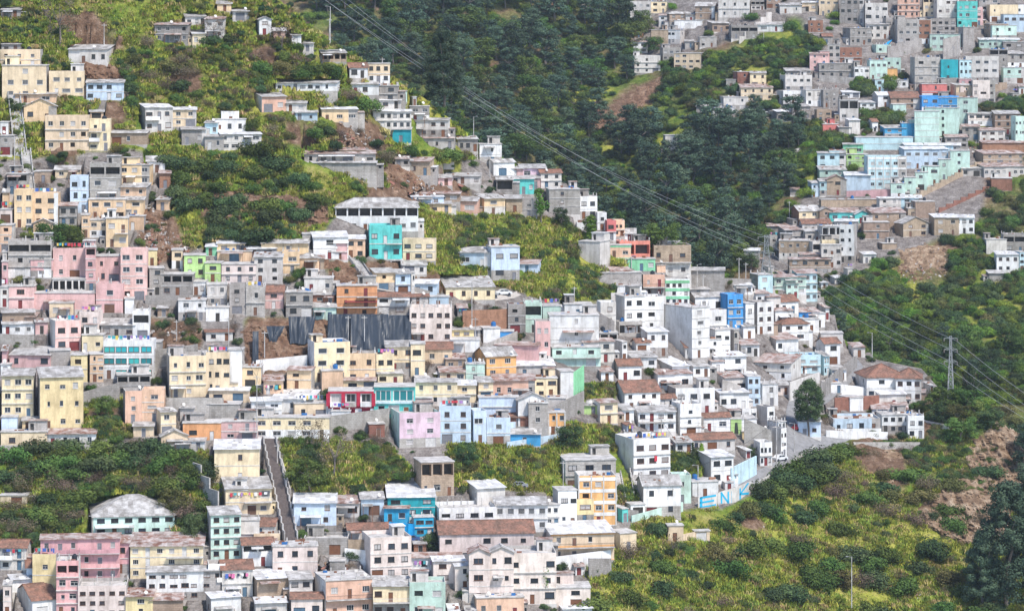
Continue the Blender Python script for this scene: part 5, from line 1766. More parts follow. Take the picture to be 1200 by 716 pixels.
car(574, 349, 'near', 'grey', 'grey car parked beside the hall with the broad grey roof', .2)
car(481, 636, 'near', 'blue', 'dark blue car parked beside the bright blue sheet fence', .05)
car(1005, 460, 'near', 'grey', 'grey car parked left of the long white tiled house', .1)
car(1000, 652, 'near', 'blue', 'abandoned dark blue car lying on the yellow grass slope', .4)
car(936, 505, 'near', 'red', 'small red car parked on the wide bend beside the dark street tree', .9)
car(914, 541, 'near', 'white', 'white car climbing the steep street below the bend', .7)
car(622, 387, 'near', 'blue', 'dark blue car parked under the mint house below the grassy track', .1)
car(608, 573, 'near', 'grey', 'dark grey car parked above the white block with brick panels', .0)

# ------------------------------------------------------------------ rubble and litter on the slopes (nobody could count it)
rb = MB()
for (x0, y0, x1, y1, n, z_) in ((160,245,212,310,500,'n'),(170,280,225,300,260,'n'),(470,640,500,660,0,'n'),(395,648,400,652,0,'n'),(375,655,410,672,120,'n'),(380,145,450,180,160,'n'),(445,205,540,235,160,'n'),(1060,290,1125,330,240,'f'),(1040,310,1095,345,140,'f'),(1110,150,1170,185,240,'f'),(1195,170,1130,150,60,'f'),(960,100,1000,115,40,'f'),(330,590,350,600,20,'n'),(480,590,500,612,60,'n'),(990,645,1012,655,30,'n'),(1065,695,1090,706,30,'n'),(150,380,238,400,80,'n'),(700,590,740,600,30,'n'),(870,610,905,640,80,'n')):
    S = S_of('near' if z_ == 'n' else 'far')
    for _ in range(int(n*.45)):
        x, y = R.gauss((x0+x1)/2, (x1-x0)*.24), R.gauss((y0+y1)/2, (y1-y0)*.24); p = P(x, y, S(x, y)); s_ = R.uniform(.08, .38); u = Vector((R.uniform(-1,1), R.uniform(-1,1), R.uniform(-.6,.6))).normalized(); v = u.orthogonal().normalized(); w_ = u.cross(v)
        a, b, c = u*s_*R.uniform(.6, 2.2), v*s_, w_*s_*.4; p = p + Vector((0,0,.1))
        rb.hexa([p-a-b-c, p+a-b-c, p+a+b-c, p-a+b-c, p-a-b+c, p+a-b+c, p+a+b+c, p-a+b+c]); k = R.choice((0,0,1,1,2,3)); rb.m[-6:] = [k]*6
o = rb.build('rubble', [wallmat('g'), flatmat('broken_earth', (.3,.2,.14), .95, .4), wallmat('W'), wallmat('k')]); o['kind'] = 'stuff'

# ------------------------------------------------------------------ bare rock and earth faces breaking out of the slopes
def rockmat(name, lo, mid, hi):
    m, nt, b = newmat(name, .95); g = geo(nt)
    mp = N(nt, 'ShaderNodeMapping'); mp.inputs['Scale'].default_value = (1, 1, .28); nt.links.new(g, mp.inputs[0])
    a = noisetex(nt, mp.outputs[0], .32, 6, .72); base = ramp(nt, a, [(.32, lo), (.5, mid), (.68, hi)])
    c = noisetex(nt, g, 1.4, 5, .75); base = mix(nt, .6, base, ramp(nt, c, [(.35, (.4,.38,.36)), (.6, (1.1,1.1,1.1))]), 'MULTIPLY')
    nt.links.new(base, b.inputs['Base Color']); bump(nt, b, c, 1.0, .5); return m
ROCK = rockmat('cliff_rock', (.10,.06,.036), (.30,.20,.125), (.56,.44,.32)); EARTH = rockmat('cut_earth', (.09,.05,.03), (.21,.12,.075), (.36,.25,.17))
def rock_face(poly, S, mat, name, deep, step=1.6):
    xs_ = [p[0] for p in poly]; ys_ = [p[1] for p in poly]; gx = np.arange(min(xs_)-8, max(xs_)+8, step); gy = np.arange(min(ys_)-8, max(ys_)+8, step)
    XX, YY = np.meshgrid(gx, gy); mk = pip(poly, XX, YY).astype(float); mk = blur(mk, 6); mb = MB(); V = []
    for i in range(len(gy)):
        for j in range(len(gx)):
            p = P(gx[j], gy[i], S(gx[j], gy[i])); q = Vector((p.x*.34 + p.z*.06, p.y*.05, p.z*.07))
            rid = 1 - abs(noise.fractal(q, .8, 2.1, 4))*2.2; ed = mk[i, j] + .42*noise.fractal(Vector((p.x*.11, p.y*.1, p.z*.17)), .6, 2.1, 5)
            p.y -= (ed - .48)*deep*1.6 + rid*deep*.75 - .5 + .9*noise.fractal(p*.6, .7, 2, 3) if ed > .1 else -6
            V.append(tuple(p))
    nx = len(gx); F_ = [(i*nx+j, i*nx+j+1, (i-1)*nx+j+1, (i-1)*nx+j) for i in range(1, len(gy)) for j in range(nx-1) if max(mk[i, j], mk[i-1, j+1]) > .02]
    me = bpy.data.meshes.new(name); me.from_pydata(V, [], F_); me.materials.append(mat); me.update(); o = link(name, me); o['kind'] = 'structure'; return o
rock_face([(1135,512),(1165,500),(1203,520),(1208,580),(1188,608),(1158,640),(1125,632),(1086,616),(1074,600),(1098,572),(1125,550)], near, ROCK, 'cliff', 3.0)
rock_face([(1028,530),(1056,520),(1066,550),(1058,585),(1040,575)], near, ROCK, 'cliff', 1.3)
rock_face([(238,226),(285,232),(330,240),(386,240),(384,264),(350,262),(300,250),(262,262),(240,256)], near, EARTH, 'earth_bank', 1.4)
rock_face([(285,378),(485,374),(485,408),(360,410),(300,440),(284,430)], near, EARTH, 'earth_bank', .9)
rock_face([(380,306),(430,308),(432,330),(392,336)], near, EARTH, 'earth_bank', .9)
rock_face([(168,250),(200,256),(212,300),(180,306)], near, EARTH, 'earth_bank', .7)
rock_face([(96,74),(134,76),(148,94),(104,92)], near, EARTH, 'earth_bank', .8)
rock_face([(445,196),(480,192),(500,215),(470,225)], near, EARTH, 'earth_bank', .7)
rock_face([(700,118),(780,94),(766,118),(720,150),(692,158)], far, EARTH, 'earth_bank', .9)
rock_face([(1050,292),(1120,286),(1108,312),(1060,318)], far, ROCK, 'earth_bank', 1.2)

# ------------------------------------------------------------------ one walker by the aqua street wall
def skinned(name, pts, edges, radii, mat, parent):
    me = bpy.data.meshes.new(name); me.from_pydata(pts, edges, []); me.materials.append(mat); o = link(name, me, parent)
    md = o.modifiers.new('skin', 'SKIN'); me.skin_vertices or None
    for i, r_ in enumerate(radii): me.skin_vertices[0].data[i].radius = (r_, r_)
    me.skin_vertices[0].data[0].use_root = True; sb = o.modifiers.new('smooth', 'SUBSURF'); sb.levels = sb.render_levels = 1; return o
def person(x, y, label, shirt, rz):
    a = P(x, y, near(x, y)); o = empty('person', a + Vector((0, 0, .12)), rz)
    J = [(0,0,.95),(0,0,1.2),(0,0,1.42),(0,0,1.52),(0,-.02,1.66),(-.19,0,1.4),(-.25,.05,1.12),(-.24,-.08,.88),(.19,0,1.4),(.25,-.05,1.12),(.24,-.18,.9),(-.1,0,.88),(-.11,-.12,.5),(-.11,-.05,.06),(-.11,-.2,.03),(.1,0,.88),(.11,.12,.5),(.11,.28,.1),(.11,.16,.03)]
    E = [(0,1),(1,2),(2,3),(3,4),(2,5),(5,6),(6,7),(2,8),(8,9),(9,10),(0,11),(11,12),(12,13),(13,14),(0,15),(15,16),(16,17),(17,18)]
    rad = [.14,.13,.12,.055,.10,.06,.045,.035,.06,.045,.035,.085,.06,.04,.03,.085,.06,.04,.03]
    skinned('body', J, E, rad, flatmat('skin', (.35,.2,.14), .6), o)
    skinned('jacket', [(0,0,.98),(0,0,1.2),(0,0,1.4),(-.19,0,1.4),(-.25,.05,1.12),(.19,0,1.4),(.25,-.05,1.12)], [(0,1),(1,2),(2,3),(3,4),(2,5),(5,6)], [.17,.16,.15,.08,.065,.08,.065], shirt, o)
    skinned('trousers', [(0,0,.98),(-.1,0,.86),(-.11,-.12,.5),(-.11,-.06,.12),(.1,0,.86),(.11,.12,.5),(.11,.26,.15)], [(0,1),(1,2),(2,3),(0,4),(4,5),(5,6)], [.16,.11,.08,.06,.11,.08,.06], flatmat('dark_trousers', (.03,.035,.05)), o)
    hb = MB(); hb.tube((0,.02,1.64), (0,.02,1.79), .115, .07, 10); hb.build('hair', TANK, o)
    thing(o, label, 'person')
person(882, 557, 'person in dark clothes walking down the street beside the aqua wall', CLOTH[4], 2.2)
person(934, 532, 'person in a red jacket walking on the wide bend of the road', CLOTH[1], .6) if False else None
# ------------------------------------------------------------------ foliage
def leafmat(name, dark, light, dry=None):
    m, nt, b = newmat(name, .8); L = nt.links; b.inputs['Specular IOR Level'].default_value = .12
    oi = N(nt, 'ShaderNodeObjectInfo'); g = geo(nt)
    f = ramp(nt, noisetex(nt, g, .55, 3, .6), [(.32, 0.0), (.68, 1.0)])
    base = mix(nt, f, dark, light)
    hs = N(nt, 'ShaderNodeHueSaturation'); mr = N(nt, 'ShaderNodeMapRange'); mr.inputs['To Min'].default_value = .60; mr.inputs['To Max'].default_value = 1.35
    L.new(oi.outputs['Random'], mr.inputs['Value']); L.new(mr.outputs[0], hs.inputs['Value'])
    mu = N(nt, 'ShaderNodeMath', operation='MULTIPLY'); mu.inputs[1].default_value = 7.31; L.new(oi.outputs['Random'], mu.inputs[0])
    fr = N(nt, 'ShaderNodeMath', operation='FRACT'); L.new(mu.outputs[0], fr.inputs[0])
    m2 = N(nt, 'ShaderNodeMapRange'); m2.inputs['To Min'].default_value = .465; m2.inputs['To Max'].default_value = .53; L.new(fr.outputs[0], m2.inputs['Value']); L.new(m2.outputs[0], hs.inputs['Hue'])
    L.new(base, hs.inputs['Color']); L.new(hs.outputs[0], b.inputs['Base Color']); return m
LM = dict(euca=leafmat('eucalyptus_leaves', (.022,.050,.038), (.11,.165,.095)), broad=leafmat('broad_leaves', (.036,.070,.018), (.12,.18,.042)),
  dark=leafmat('dark_shrub_leaves', (.026,.050,.024), (.085,.125,.046)), lime=leafmat('bright_leaves', (.06,.12,.015), (.16,.24,.035)), dry=leafmat('dry_shrub_twigs', (.085,.065,.045), (.19,.145,.10)),
  olive=leafmat('olive_leaves', (.055,.060,.020), (.17,.16,.055)), grass=leafmat('grass_blades', (.10,.16,.024), (.35,.37,.062)), straw=leafmat('straw_blades', (.24,.19,.07), (.46,.37,.16)))
BARK = flatmat('grey_bark', (.20,.17,.15), .9, .4, 0, 3)
def leaves(name, clumps, per, size, mat, rng, flat=.0):
    Vv = []; tot = 0
    V = np.zeros((len(clumps)*per*4, 3))
    for ci, (c, rad) in enumerate(clumps):
        d = rng.normal(size=(per, 3)); d /= np.linalg.norm(d, axis=1)[:, None]
        rr_ = rng.uniform(.55, 1.08, size=(per, 1)); pos = np.array(c) + d*rr_*np.array(rad)
        nrm = d*1.3 + rng.normal(size=(per, 3))*.45 + np.array((0,0,.25)); nrm /= np.linalg.norm(nrm, axis=1)[:, None]
        t = np.cross(nrm, rng.normal(size=(per, 3))); t /= np.linalg.norm(t, axis=1)[:, None]; bt = np.cross(nrm, t)
        s_ = size*rng.uniform(.6, 1.35, size=(per, 1)); e = s_*rng.uniform(.45, .8, size=(per, 1))
        base = ci*per*4
        V[base:base+per*4:4] = pos - t*s_; V[base+1:base+per*4:4] = pos - bt*e; V[base+2:base+per*4:4] = pos + t*s_; V[base+3:base+per*4:4] = pos + bt*e
    n = len(V)//4; me = bpy.data.meshes.new(name); me.from_pydata(V.tolist(), [], np.arange(n*4).reshape(n, 4).tolist()); me.materials.append(mat); me.update(); return me
def trunk_mesh(H, r0, forks, rng):
    mb = MB(); p = Vector((0,0,-1.0)); top = []
    n = 4
    for i in range(n):
        q = Vector((rng.uniform(-.25,.25)*H*.06*(i+1), rng.uniform(-.25,.25)*H*.06, H*.62*(i+1)/n)); mb.tube(p, q, r0*(1-.17*i), r0*(1-.17*(i+1)), 7); p = q
    for k in range(forks):
        a = 2*PI*k/forks + rng.uniform(0, .6); s_ = Vector((0,0,H*rng.uniform(.3,.6))); e = Vector((math.cos(a)*H*.2, math.sin(a)*H*.2, H*rng.uniform(.62,.85))); mb.tube(s_, e, r0*.4, r0*.12, 5)
    return mb.mesh('trunk', [BARK])
PROTO = {}
def make_protos():
    for sp in ('euca', 'giant', 'ficus', 'broad', 'dark', 'olive', 'cone', 'column', 'drytree', 'willow'):
        PROTO[sp] = []
        for v in range(4 if sp == 'euca' else 2):
            g = np.random.default_rng(100+v*7+len(sp)*31); rg = random.Random(v+len(sp)); cl = []
            if sp == 'euca':
                H = 15; 
                for _ in range(30):
                    z = g.uniform(.28, 1)*H; w_ = 3.1*math.sqrt(max(.08, 1-((z/H-.62)/.46)**2)); a = g.uniform(0, 2*PI); q = w_*math.sqrt(g.uniform(.1,1)); rd = g.uniform(.9, 1.9)
                    cl.append(((q*math.cos(a), q*math.sin(a), z-rd*.4), (rd, rd, rd*.75)))
                lm, per, sz = LM['euca'], 130, .24
            elif sp == 'giant':
                H = 26
                for _ in range(120):
                    z = g.uniform(.16, 1)*H; w_ = 6.2*math.sin(min(1, (1.05-z/H)*1.3)*PI/2)+.6; a = g.uniform(0, 2*PI); q = w_*math.sqrt(g.uniform(.15,1)); rd = g.uniform(1.1, 2.3)
                    cl.append(((q*math.cos(a), q*math.sin(a), z-rd*.4), (rd, rd, rd*.7)))
                lm, per, sz = LM['euca'], 230, .25
            elif sp == 'ficus':
                H = 14
                for k in range(60):
                    z = H*(.34+.62*k/60); t_ = (z/H-.34)/.62; w_ = 3.6*math.sqrt(max(.03, math.sin(PI*min(1, .18+t_*.84)))); a = k*2.4; q = w_*math.sqrt(g.uniform(.2,1))*.85; rd = g.uniform(.8, 1.2)
                    cl.append(((q*math.cos(a), q*math.sin(a), z), (rd, rd, rd*.8)))
                lm, per, sz = LM['dark'], 220, .15
            elif sp in ('broad', 'dark', 'olive'):
                H = 8
                for _ in range(26):
                    z = g.uniform(.25, .95)*H; w_ = 3.1*math.sqrt(max(.05, 1-((z/H-.55)/.52)**2)); a = g.uniform(0, 2*PI); q = w_*math.sqrt(g.uniform(.1,1)); rd = g.uniform(.8, 1.5)
                    cl.append(((q*math.cos(a), q*math.sin(a), z), (rd, rd, rd*.8)))
                lm, per, sz = LM['broad' if sp == 'broad' else sp], 150, .17
            elif sp == 'cone':
                H = 12
                for k in range(26):
                    z = H*(.12+.86*k/26); w_ = 2.3*(1-z/H)+.15; a = k*2.4; rd = .45+.9*(1-z/H); cl.append(((w_*.6*math.cos(a), w_*.6*math.sin(a), z), (rd, rd, rd*.7)))
                lm, per, sz = LM['dark'], 110, .17
            elif sp == 'column':
                H = 7
                for k in range(16): z = H*(.15+.8*k/16); w_ = .8*math.sin(PI*min(1, (1.02-z/H)*1.5)/2); cl.append(((g.normal()*.2, g.normal()*.2, z), (w_+.25, w_+.25, .7)))
                lm, per, sz = LM['lime'], 80, .2
            elif sp == 'willow':
                H = 9
                for _ in range(18): z = g.uniform(.35, .98)*H; a = g.uniform(0, 2*PI); q = g.uniform(0, 1.7); cl.append(((q*math.cos(a), q*math.sin(a), z), (.8, .8, 1.2)))
                lm, per, sz = LM['lime'], 40, .22
            else:
                H = 9
                for _ in range(30): z = g.uniform(.3, 1)*H; w_ = 3.2*math.sqrt(max(.05, 1-((z/H-.6)/.5)**2)); a = g.uniform(0, 2*PI); q = w_*math.sqrt(g.uniform(.1,1)); cl.append(((q*math.cos(a), q*math.sin(a), z), (1, 1, .9)))
                lm, per, sz = LM['dry'], 26, .16
            PROTO[sp].append((leaves('crown', cl, per, sz, lm, g), trunk_mesh(H, H*.018+.05, 5, rg), H))
make_protos()
def tree(sp, x, y, hpx, zone, label, group=None, wid=1.0, kind='tree', D=None):
    S = S_of(zone); D = D or S(x, y); v = R.choice(PROTO[sp]); k = (hpx/F*D)/v[2]
    o = empty(kind, P(x, y, D) + Vector((0, .3, -.3)), R.uniform(0, 6.28)); o.scale = (k*wid, k*wid, k)
    c = bpy.data.objects.new('crown', v[0]); COL.objects.link(c); c.parent = o
    t = bpy.data.objects.new('trunk', v[1]); COL.objects.link(t); t.parent = o
    thing(o, label, 'tree', group); return o
# named trees
for a in [('ficus',948,512,70,'near','big dark dense tree with a bare trunk standing on the street corner',1.12), ('giant',520,128,96,'near','tall dark tree rising over the ridge in front of the forest',.95), ('broad',776,300,42,'near','round yellowish green tree behind the green terrace house',1.5),
    ('column',691,284,34,'near','bright green column tree on the bushy slope',1.7), ('willow',634,264,42,'near','loose yellow green tree beside the grey white house',1.2), ('dark',658,268,26,'near','small dark tree right of the loose yellow green tree',1.1),
    ('drytree',392,560,56,'near','greyish purple leafless tree behind the rounded bush',1.1), ('drytree',365,530,40,'near','thin leafless tree above the rounded green bush',1.2), ('broad',362,578,40,'near','broad green tree right of the long stairway',1.5),
    ('cone',1138,484,60,'near','dark conifer right of the slim power pylon',1.0), ('cone',1131,478,42,'near','small dark conifer close to the slim power pylon',1.0), ('drytree',70,54,62,'near','tall bare tree at the upper left beside the dirt stair',1.0),
    ('broad',124,428+62,28,'near','bush tree between the yellow block and the peach block',1.1), ('dark',228,640,40,'near','dark tree right of the aqua hall',.9), ('olive',205,606,34,'near','yellow green tree behind the aqua hall',1.3),
    ('olive',556,688,30,'near','small yellow green tree before the twin gabled house',1.2), ('willow',640,708,44,'near','thin sparse tree against the beige twin gabled wall',.8), ('drytree',1168,690,50,'near','pale leafless tree beside the dark eucalyptus',1.5),
    ('giant',1180,712,150,'near','very large dark eucalyptus at the lower right edge',1.0), ('giant',1152,712,92,'near','dark eucalyptus left of the largest one at the lower right',1.0), ('giant',1212,690,120,'near','dark eucalyptus cut by the right edge of the picture',1.0), ('giant',1222,650,70,'near','dark eucalyptus behind the brown cliff',1.0),
    ('euca',838,335,66,'far','tall pale eucalyptus behind the street lamps',1.2), ('broad',62,300,42,'near','green tree between the cream houses and the pink block',1.3), ('broad',80,298,34,'near','second green tree above the pink block',1.3),
    ('dark',1105,500,30,'near','dark bush tree below the slim pylon',1.2), ('broad',1127,520,34,'near','round green tree right of the slim pylon',1.5), ('dark',546,548,30,'near','dark green tree on the bank below the light blue house',1.1), ('dark',668,528,34,'near','olive dark tree beside the orange band-window house',1.4),
    ('cone',812,546,30,'near','dark cypress left of the white corner house',.9), ('column',822,545,28,'near','slim tree beside the dark cypress',1.0), ('drytree',250,50,30,'near','leafless tree on the upper ridge',1.4), ('drytree',330,60,34,'near','grey leafless tree in front of the ridge shacks',1.3),
    ('dark',880,536,14,'near','small tree behind the pale aqua street wall',1.3), ('broad',820,668,16,'near','green bush tree beside the roadside ruin',1.2), ('drytree',788,650,24,'near','dark leafless bush tree in front of the roadside ruin',1.3)]:
    tree(a[0], a[1], a[2], a[3], a[4], a[5], None, a[6])

inbox = {'near': [r for r in recs if r.zone == 'near'], 'far': [r for r in recs if r.zone == 'far']}
ROCKS = [[(1140,505),(1180,508),(1203,528),(1206,575),(1188,602),(1162,635),(1125,632),(1085,608),(1092,572),(1130,565),(1150,540)], [(1030,532),(1056,522),(1064,550),(1058,580),(1042,572)]]
def blocked(x, y, zone, below=5, side=2):
    if zone == 'near' and x > 1020 and R.random() > .25 and any(pip1(p, x, y) for p in ROCKS): return True
    if zone == 'near' and 810 < x < 895 and 596 - (x-840)*.45 < y < 612 - (x-840)*.3: return True
    if zone == 'near' and pip1([(302,508),(326,508),(354,640),(328,640)], x, y): return True
    for r in inbox[zone]:
        if r.x0-side < x < r.x1+side and r.yt-1 < y < r.yb+below: return True
    return False
def pip1(poly, x, y):
    c = False; n = len(poly)
    for i in range(n):
        x1, y1 = poly[i]; x2, y2 = poly[(i+1) % n]
        if (y1 > y) != (y2 > y) and x < (x2-x1)*(y-y1)/(y2-y1)+x1: c = not c
    return c
def scatter(poly, n, md, zone, below=5, tries=30):
    xs_ = [p[0] for p in poly]; ys_ = [p[1] for p in poly]; out = []
    for _ in range(n*tries):
        if len(out) >= n: break
        x, y = R.uniform(min(xs_), max(xs_)), R.uniform(min(ys_), max(ys_))
        if not pip1(poly, x, y) or blocked(x, y, zone, below): continue
        if zone == 'far' and y > ryf(x) + 30: continue
        if zone == 'near' and y < ryf(x) + 2: continue
        if any((x-a)**2 + (y-b)**2 < md*md for a, b in out): continue
        out.append((x, y))
    return out
FOREST = [
 ([(350,-20),(640,-20),(735,25),(760,60),(742,100),(690,130),(640,200),(700,300),(560,260),(420,110)], 135, 14, [('euca',36,1.5),('euca',44,1.3),('euca',30,1.7),('broad',30,1.5)], 'dark blue green eucalyptus of the forest filling the valley behind the ridge', 'forest trees behind the ridge'),
 ([(640,200),(700,140),(760,165),(820,160),(900,180),(930,250),(880,300),(830,345),(740,320),(690,280)], 70, 13, [('euca',38,1.5),('euca',44,1.3),('broad',28,1.4)], 'dark tree of the ravine wood between the forest and the far quarter', 'ravine wood trees'),
 ([(840,150),(880,135),(925,150),(945,175),(900,200),(850,185)], 14, 11, [('euca',38,1.3),('euca',30,1.3)], 'grey green tree in the clump below the far white houses', 'tree clump below the far houses'),
 ([(720,25),(770,30),(765,75),(735,90)], 10, 9, [('broad',18,1.4)], 'round dark tree beside the far ridge houses', 'round trees by the far houses'),
 ([(870,310),(960,345),(1000,400),(1200,410),(1200,470),(1130,470),(1090,430),(1000,410),(900,345)], 26, 14, [('broad',26,1.3),('dark',22,1.4),('euca',34,1.2)], 'dark tree in the gully behind the near quarter', 'gully trees behind the near quarter')]
for poly, n, md, kinds, lab, grp in FOREST:
    for (x, y) in scatter(poly, n, md, 'far'):
        sp, h_, w_ = R.choice(kinds); tree(sp, x, y, h_*R.uniform(.8, 1.25), 'far', lab, grp, w_*R.uniform(.9, 1.2))

# shrubs one can tell apart
SHR = {}
for k, (lm, sz) in dict(dark=('dark', .20), green=('broad', .20), lime=('lime', .18), dry=('dry', .12), olive=('olive', .17)).items():
    SHR[k] = []
    for v in range(3):
        g = np.random.default_rng(v*13+len(k)); cl = []
        for _ in range(11):
            a = g.uniform(0, 2*PI); q = g.uniform(0, 1.25); rd = g.uniform(.55, .95); cl.append(((q*math.cos(a), q*math.sin(a), .5+g.uniform(0, .95)*(1-q*.4)), (rd, rd, rd*.8)))
        SHR[k].append(leaves('shrub', cl, 230 if k != 'dry' else 120, sz*.52, LM[lm], g))
def shrub(k, x, y, r, zone, label, grp):
    S = S_of(zone); me = R.choice(SHR[k]); o = bpy.data.objects.new('shrub', me); COL.objects.link(o)
    s_ = r; o.location = P(x, y, S(x, y)) + Vector((0, .2, -.25)); o.rotation_euler.z = R.uniform(0, 6.28); o.scale = (s_*R.uniform(.9, 1.3), s_*R.uniform(.9, 1.3), s_*R.uniform(.8, 1.1))
    thing(o, label, 'shrub', grp)
SHZ = [
 ([(700,665),(760,610),(850,600),(900,580),(1000,525),(1085,520),(1060,600),(1110,640),(1170,700),(1180,740),(695,740)], 85, 12, ['dark','dark','green','green','dry','olive'], (1.0, 2.8), 'near', 'dark rounded shrub on the yellow grass slope at the lower right', 'shrubs on the lower right slope'),
 ([(0,530),(235,530),(255,580),(240,636),(60,636),(0,640)], 70, 9, ['green','dark','green','dry'], (1.4, 2.6), 'near', 'green shrub of the thicket above the aqua hall', 'thicket above the aqua hall'),
 ([(240,170),(390,190),(385,250),(370,285),(215,288),(195,190)], 40, 9, ['dark','green','dark'], (1.3, 2.8), 'near', 'dark shrub on the steep bank above the lime green house', 'shrubs on the steep bank')]
for poly, n, md, kinds, rg, zone, lab, grp in SHZ:
    for (x, y) in scatter(poly, n, md, zone):
        shrub(R.choice(kinds), x, y, R.uniform(*rg), zone, lab, grp)

for (x, y) in scatter([(130,40),(330,40),(430,110),(560,185),(480,200),(400,180),(300,180),(150,150)], 60, 12, 'near'):
    k_ = R.choice(['dark','olive','dry','green','dry'])
    shrub(k_, x, y, R.uniform(.9, 2.3), 'near', 'scrubby bush on the open upper left slope among the ridge houses', 'shrubs on the upper left slope')
for (x, y) in scatter([(1095,478),(1240,440),(1240,530),(1190,508),(1110,505)], 16, 15, 'near'):
    tree(R.choice(['broad','dark','olive','broad']), x, y, R.uniform(26, 42), 'near', 'leafy tree crowding the slope between the slim pylon and the right edge', 'trees right of the slim pylon', R.uniform(1.3, 1.7))

for (x, y, s_) in [(893,583,2.3),(904,578,2.6),(917,571,2.8),(930,564,3.0),(944,556,2.8),(958,548,2.6),(972,541,2.4),(986,536,2.2),(950,566,3.0),(936,578,3.0),(968,558,2.8),(1000,533,1.8),(912,588,2.4)]:
    shrub(R.choice(['dark','green','dark']), x, y, s_, 'near', 'large dark bush in the row just below the roadside wall', 'bushes below the roadside wall')

for k_, (x, y) in enumerate([(1085,575),(1110,604),(1092,610),(1112,576),(1150,616),(1120,625),(1158,560),(1076,590)]):
    shrub(['dry','green','dark','olive'][k_ % 4], x, y, R.uniform(1.5, 2.7), 'near', 'scrubby bush clinging to the brown cliff face', 'bushes on the cliff')
for (x, y) in scatter([(1192,440),(1300,430),(1300,620),(1206,600),(1202,520)], 22, 9, 'near') + [(1206,560),(1212,585),(1204,535)]:
    tree('euca', x, y, R.uniform(40, 60), 'near', 'dark tree standing beyond the cliff at the right edge', 'trees beyond the cliff', 1.5)

# undergrowth and grass: one object each, scattered with geometry nodes
def gn_scatter(name, pts, protos, smin, smax, tilt=.25):
    src = bpy.data.collections.new(name + '_source')
    for me in protos: src.objects.link(bpy.data.objects.new(name + '_tuft', me))
    me = bpy.data.meshes.new(name); me.from_pydata([tuple(p) for p in pts], [], []); o = link(name, me); o['kind'] = 'stuff'
    ng = bpy.data.node_groups.new(name + '_scatter', 'GeometryNodeTree'); ng.interface.new_socket('Geometry', in_out='INPUT', socket_type='NodeSocketGeometry'); ng.interface.new_socket('Geometry', in_out='OUTPUT', socket_type='NodeSocketGeometry')
    nn, L = ng.nodes, ng.links; gi, go = nn.new('NodeGroupInput'), nn.new('NodeGroupOutput')
    ci = nn.new('GeometryNodeCollectionInfo'); ci.inputs['Collection'].default_value = src; ci.inputs['Separate Children'].default_value = True; ci.inputs['Reset Children'].default_value = True
    ip = nn.new('GeometryNodeInstanceOnPoints'); ip.inputs['Pick Instance'].default_value = True
    rs = nn.new('FunctionNodeRandomValue'); rs.data_type = 'FLOAT'; rs.inputs[2].default_value = smin; rs.inputs[3].default_value = smax
    rv = nn.new('FunctionNodeRandomValue'); rv.data_type = 'FLOAT_VECTOR'; rv.inputs[0].default_value = (-tilt, -tilt, 0); rv.inputs[1].default_value = (tilt, tilt, 6.28)
    L.new(gi.outputs[0], ip.inputs['Points']); L.new(ci.outputs[0], ip.inputs['Instance']); L.new(rs.outputs[1], ip.inputs['Scale']); L.new(rv.outputs[0], ip.inputs['Rotation']); L.new(ip.outputs[0], go.inputs[0])
    md = o.modifiers.new('scatter', 'NODES'); md.node_group = ng; return o
def cover_pts(polys, n, zone, below=4, dz=-.2, cond=None):
    S = S_of(zone); out = []
    for poly, k in zip(polys, n):
        xs_ = [max(-120, min(1320, p[0])) for p in poly]; ys_ = [max(-60, min(790, p[1])) for p in poly]; c = 0
        for _ in range(k*12):
            if c >= k: break
            x, y = R.uniform(min(xs_), max(xs_)), R.uniform(min(ys_), max(ys_))
            if not pip1(poly, x, y) or blocked(x, y, zone, below, 1.5): continue
            if zone == 'near' and y < ryf(x): continue
            if zone == 'far' and y > ryf(x)+30: continue
            if cond and not cond(x, y): continue
            p = P(x, y, S(x, y)); p.z += dz
            if zone == 'near': a = 1
            p.z += 0; out.append(p); c += 1
    return out
def patchy(x, y, sc=.03, th=0): return noise.fractal(Vector((x*sc, y*sc*1.6, 3.3)), .8, 2, 3) > th
NB = [a for a in VEG_NEAR]
bare = lambda x, y: float(samp(m_dirt, x, y)) < .45
pts = cover_pts(NB, [800, 400, 1100, 170, 130, 60, 170, 60, 20, 30, 25], 'near', cond=lambda x, y: patchy(x, y, .02, -.02) and bare(x, y))
pts += cover_pts([[(-60,0),(1100,0),(1100,716),(-60,716)]], [420], 'near', below=3, cond=lambda x, y: float(samp(m_veg, x, y)) < .4 and not any(pip1(p, x, y) for p in NOBUILD))
pts += cover_pts([[(1050,505),(1205,505),(1205,640),(1060,640)]], [40], 'near')
pts += cover_pts([[(1020,440),(1320,440),(1320,640),(1170,600),(1020,520)]], [350], 'near')
gn_scatter('near_undergrowth', pts, SHR['dark'][:2] + SHR['green'][:2] + SHR['dry'][:1] + SHR['olive'][:1], .35, 1.25)
FARV = [[(350,-30),(760,-30),(760,60),(700,150),(680,280),(740,320),(830,345),(700,345),(560,260),(420,110)], [(640,160),(790,90),(960,120),(960,210),(900,300),(830,345),(700,330)], [(760,60),(960,50),(950,110),(860,130),(790,110)],
  [(950,345),(1150,262),(1330,240),(1330,470),(1100,480),(1000,420)], [(930,150),(1000,150),(960,210)], [(1000,90),(1060,90),(1050,112),(1000,112)], [(1140,115),(1320,85),(1320,130),(1160,135)], [(1000,130),(1060,135),(1040,160),(960,200),(960,170)], [(900,60),(950,40),(960,60),(940,90)]]
fbare = lambda x, y: float(samp(f_dirt, x, y)) < .4
pts = cover_pts(FARV, [300, 500, 160, 1100, 90, 60, 160, 90, 60], 'far', cond=fbare)
ALL = [[(-100,-60),(1320,-60),(1320,700),(-100,700)]]
pts += cover_pts(ALL, [1500], 'far', cond=lambda x, y: fbare(x, y) and float(samp(f_urb, x, y)) < .45)
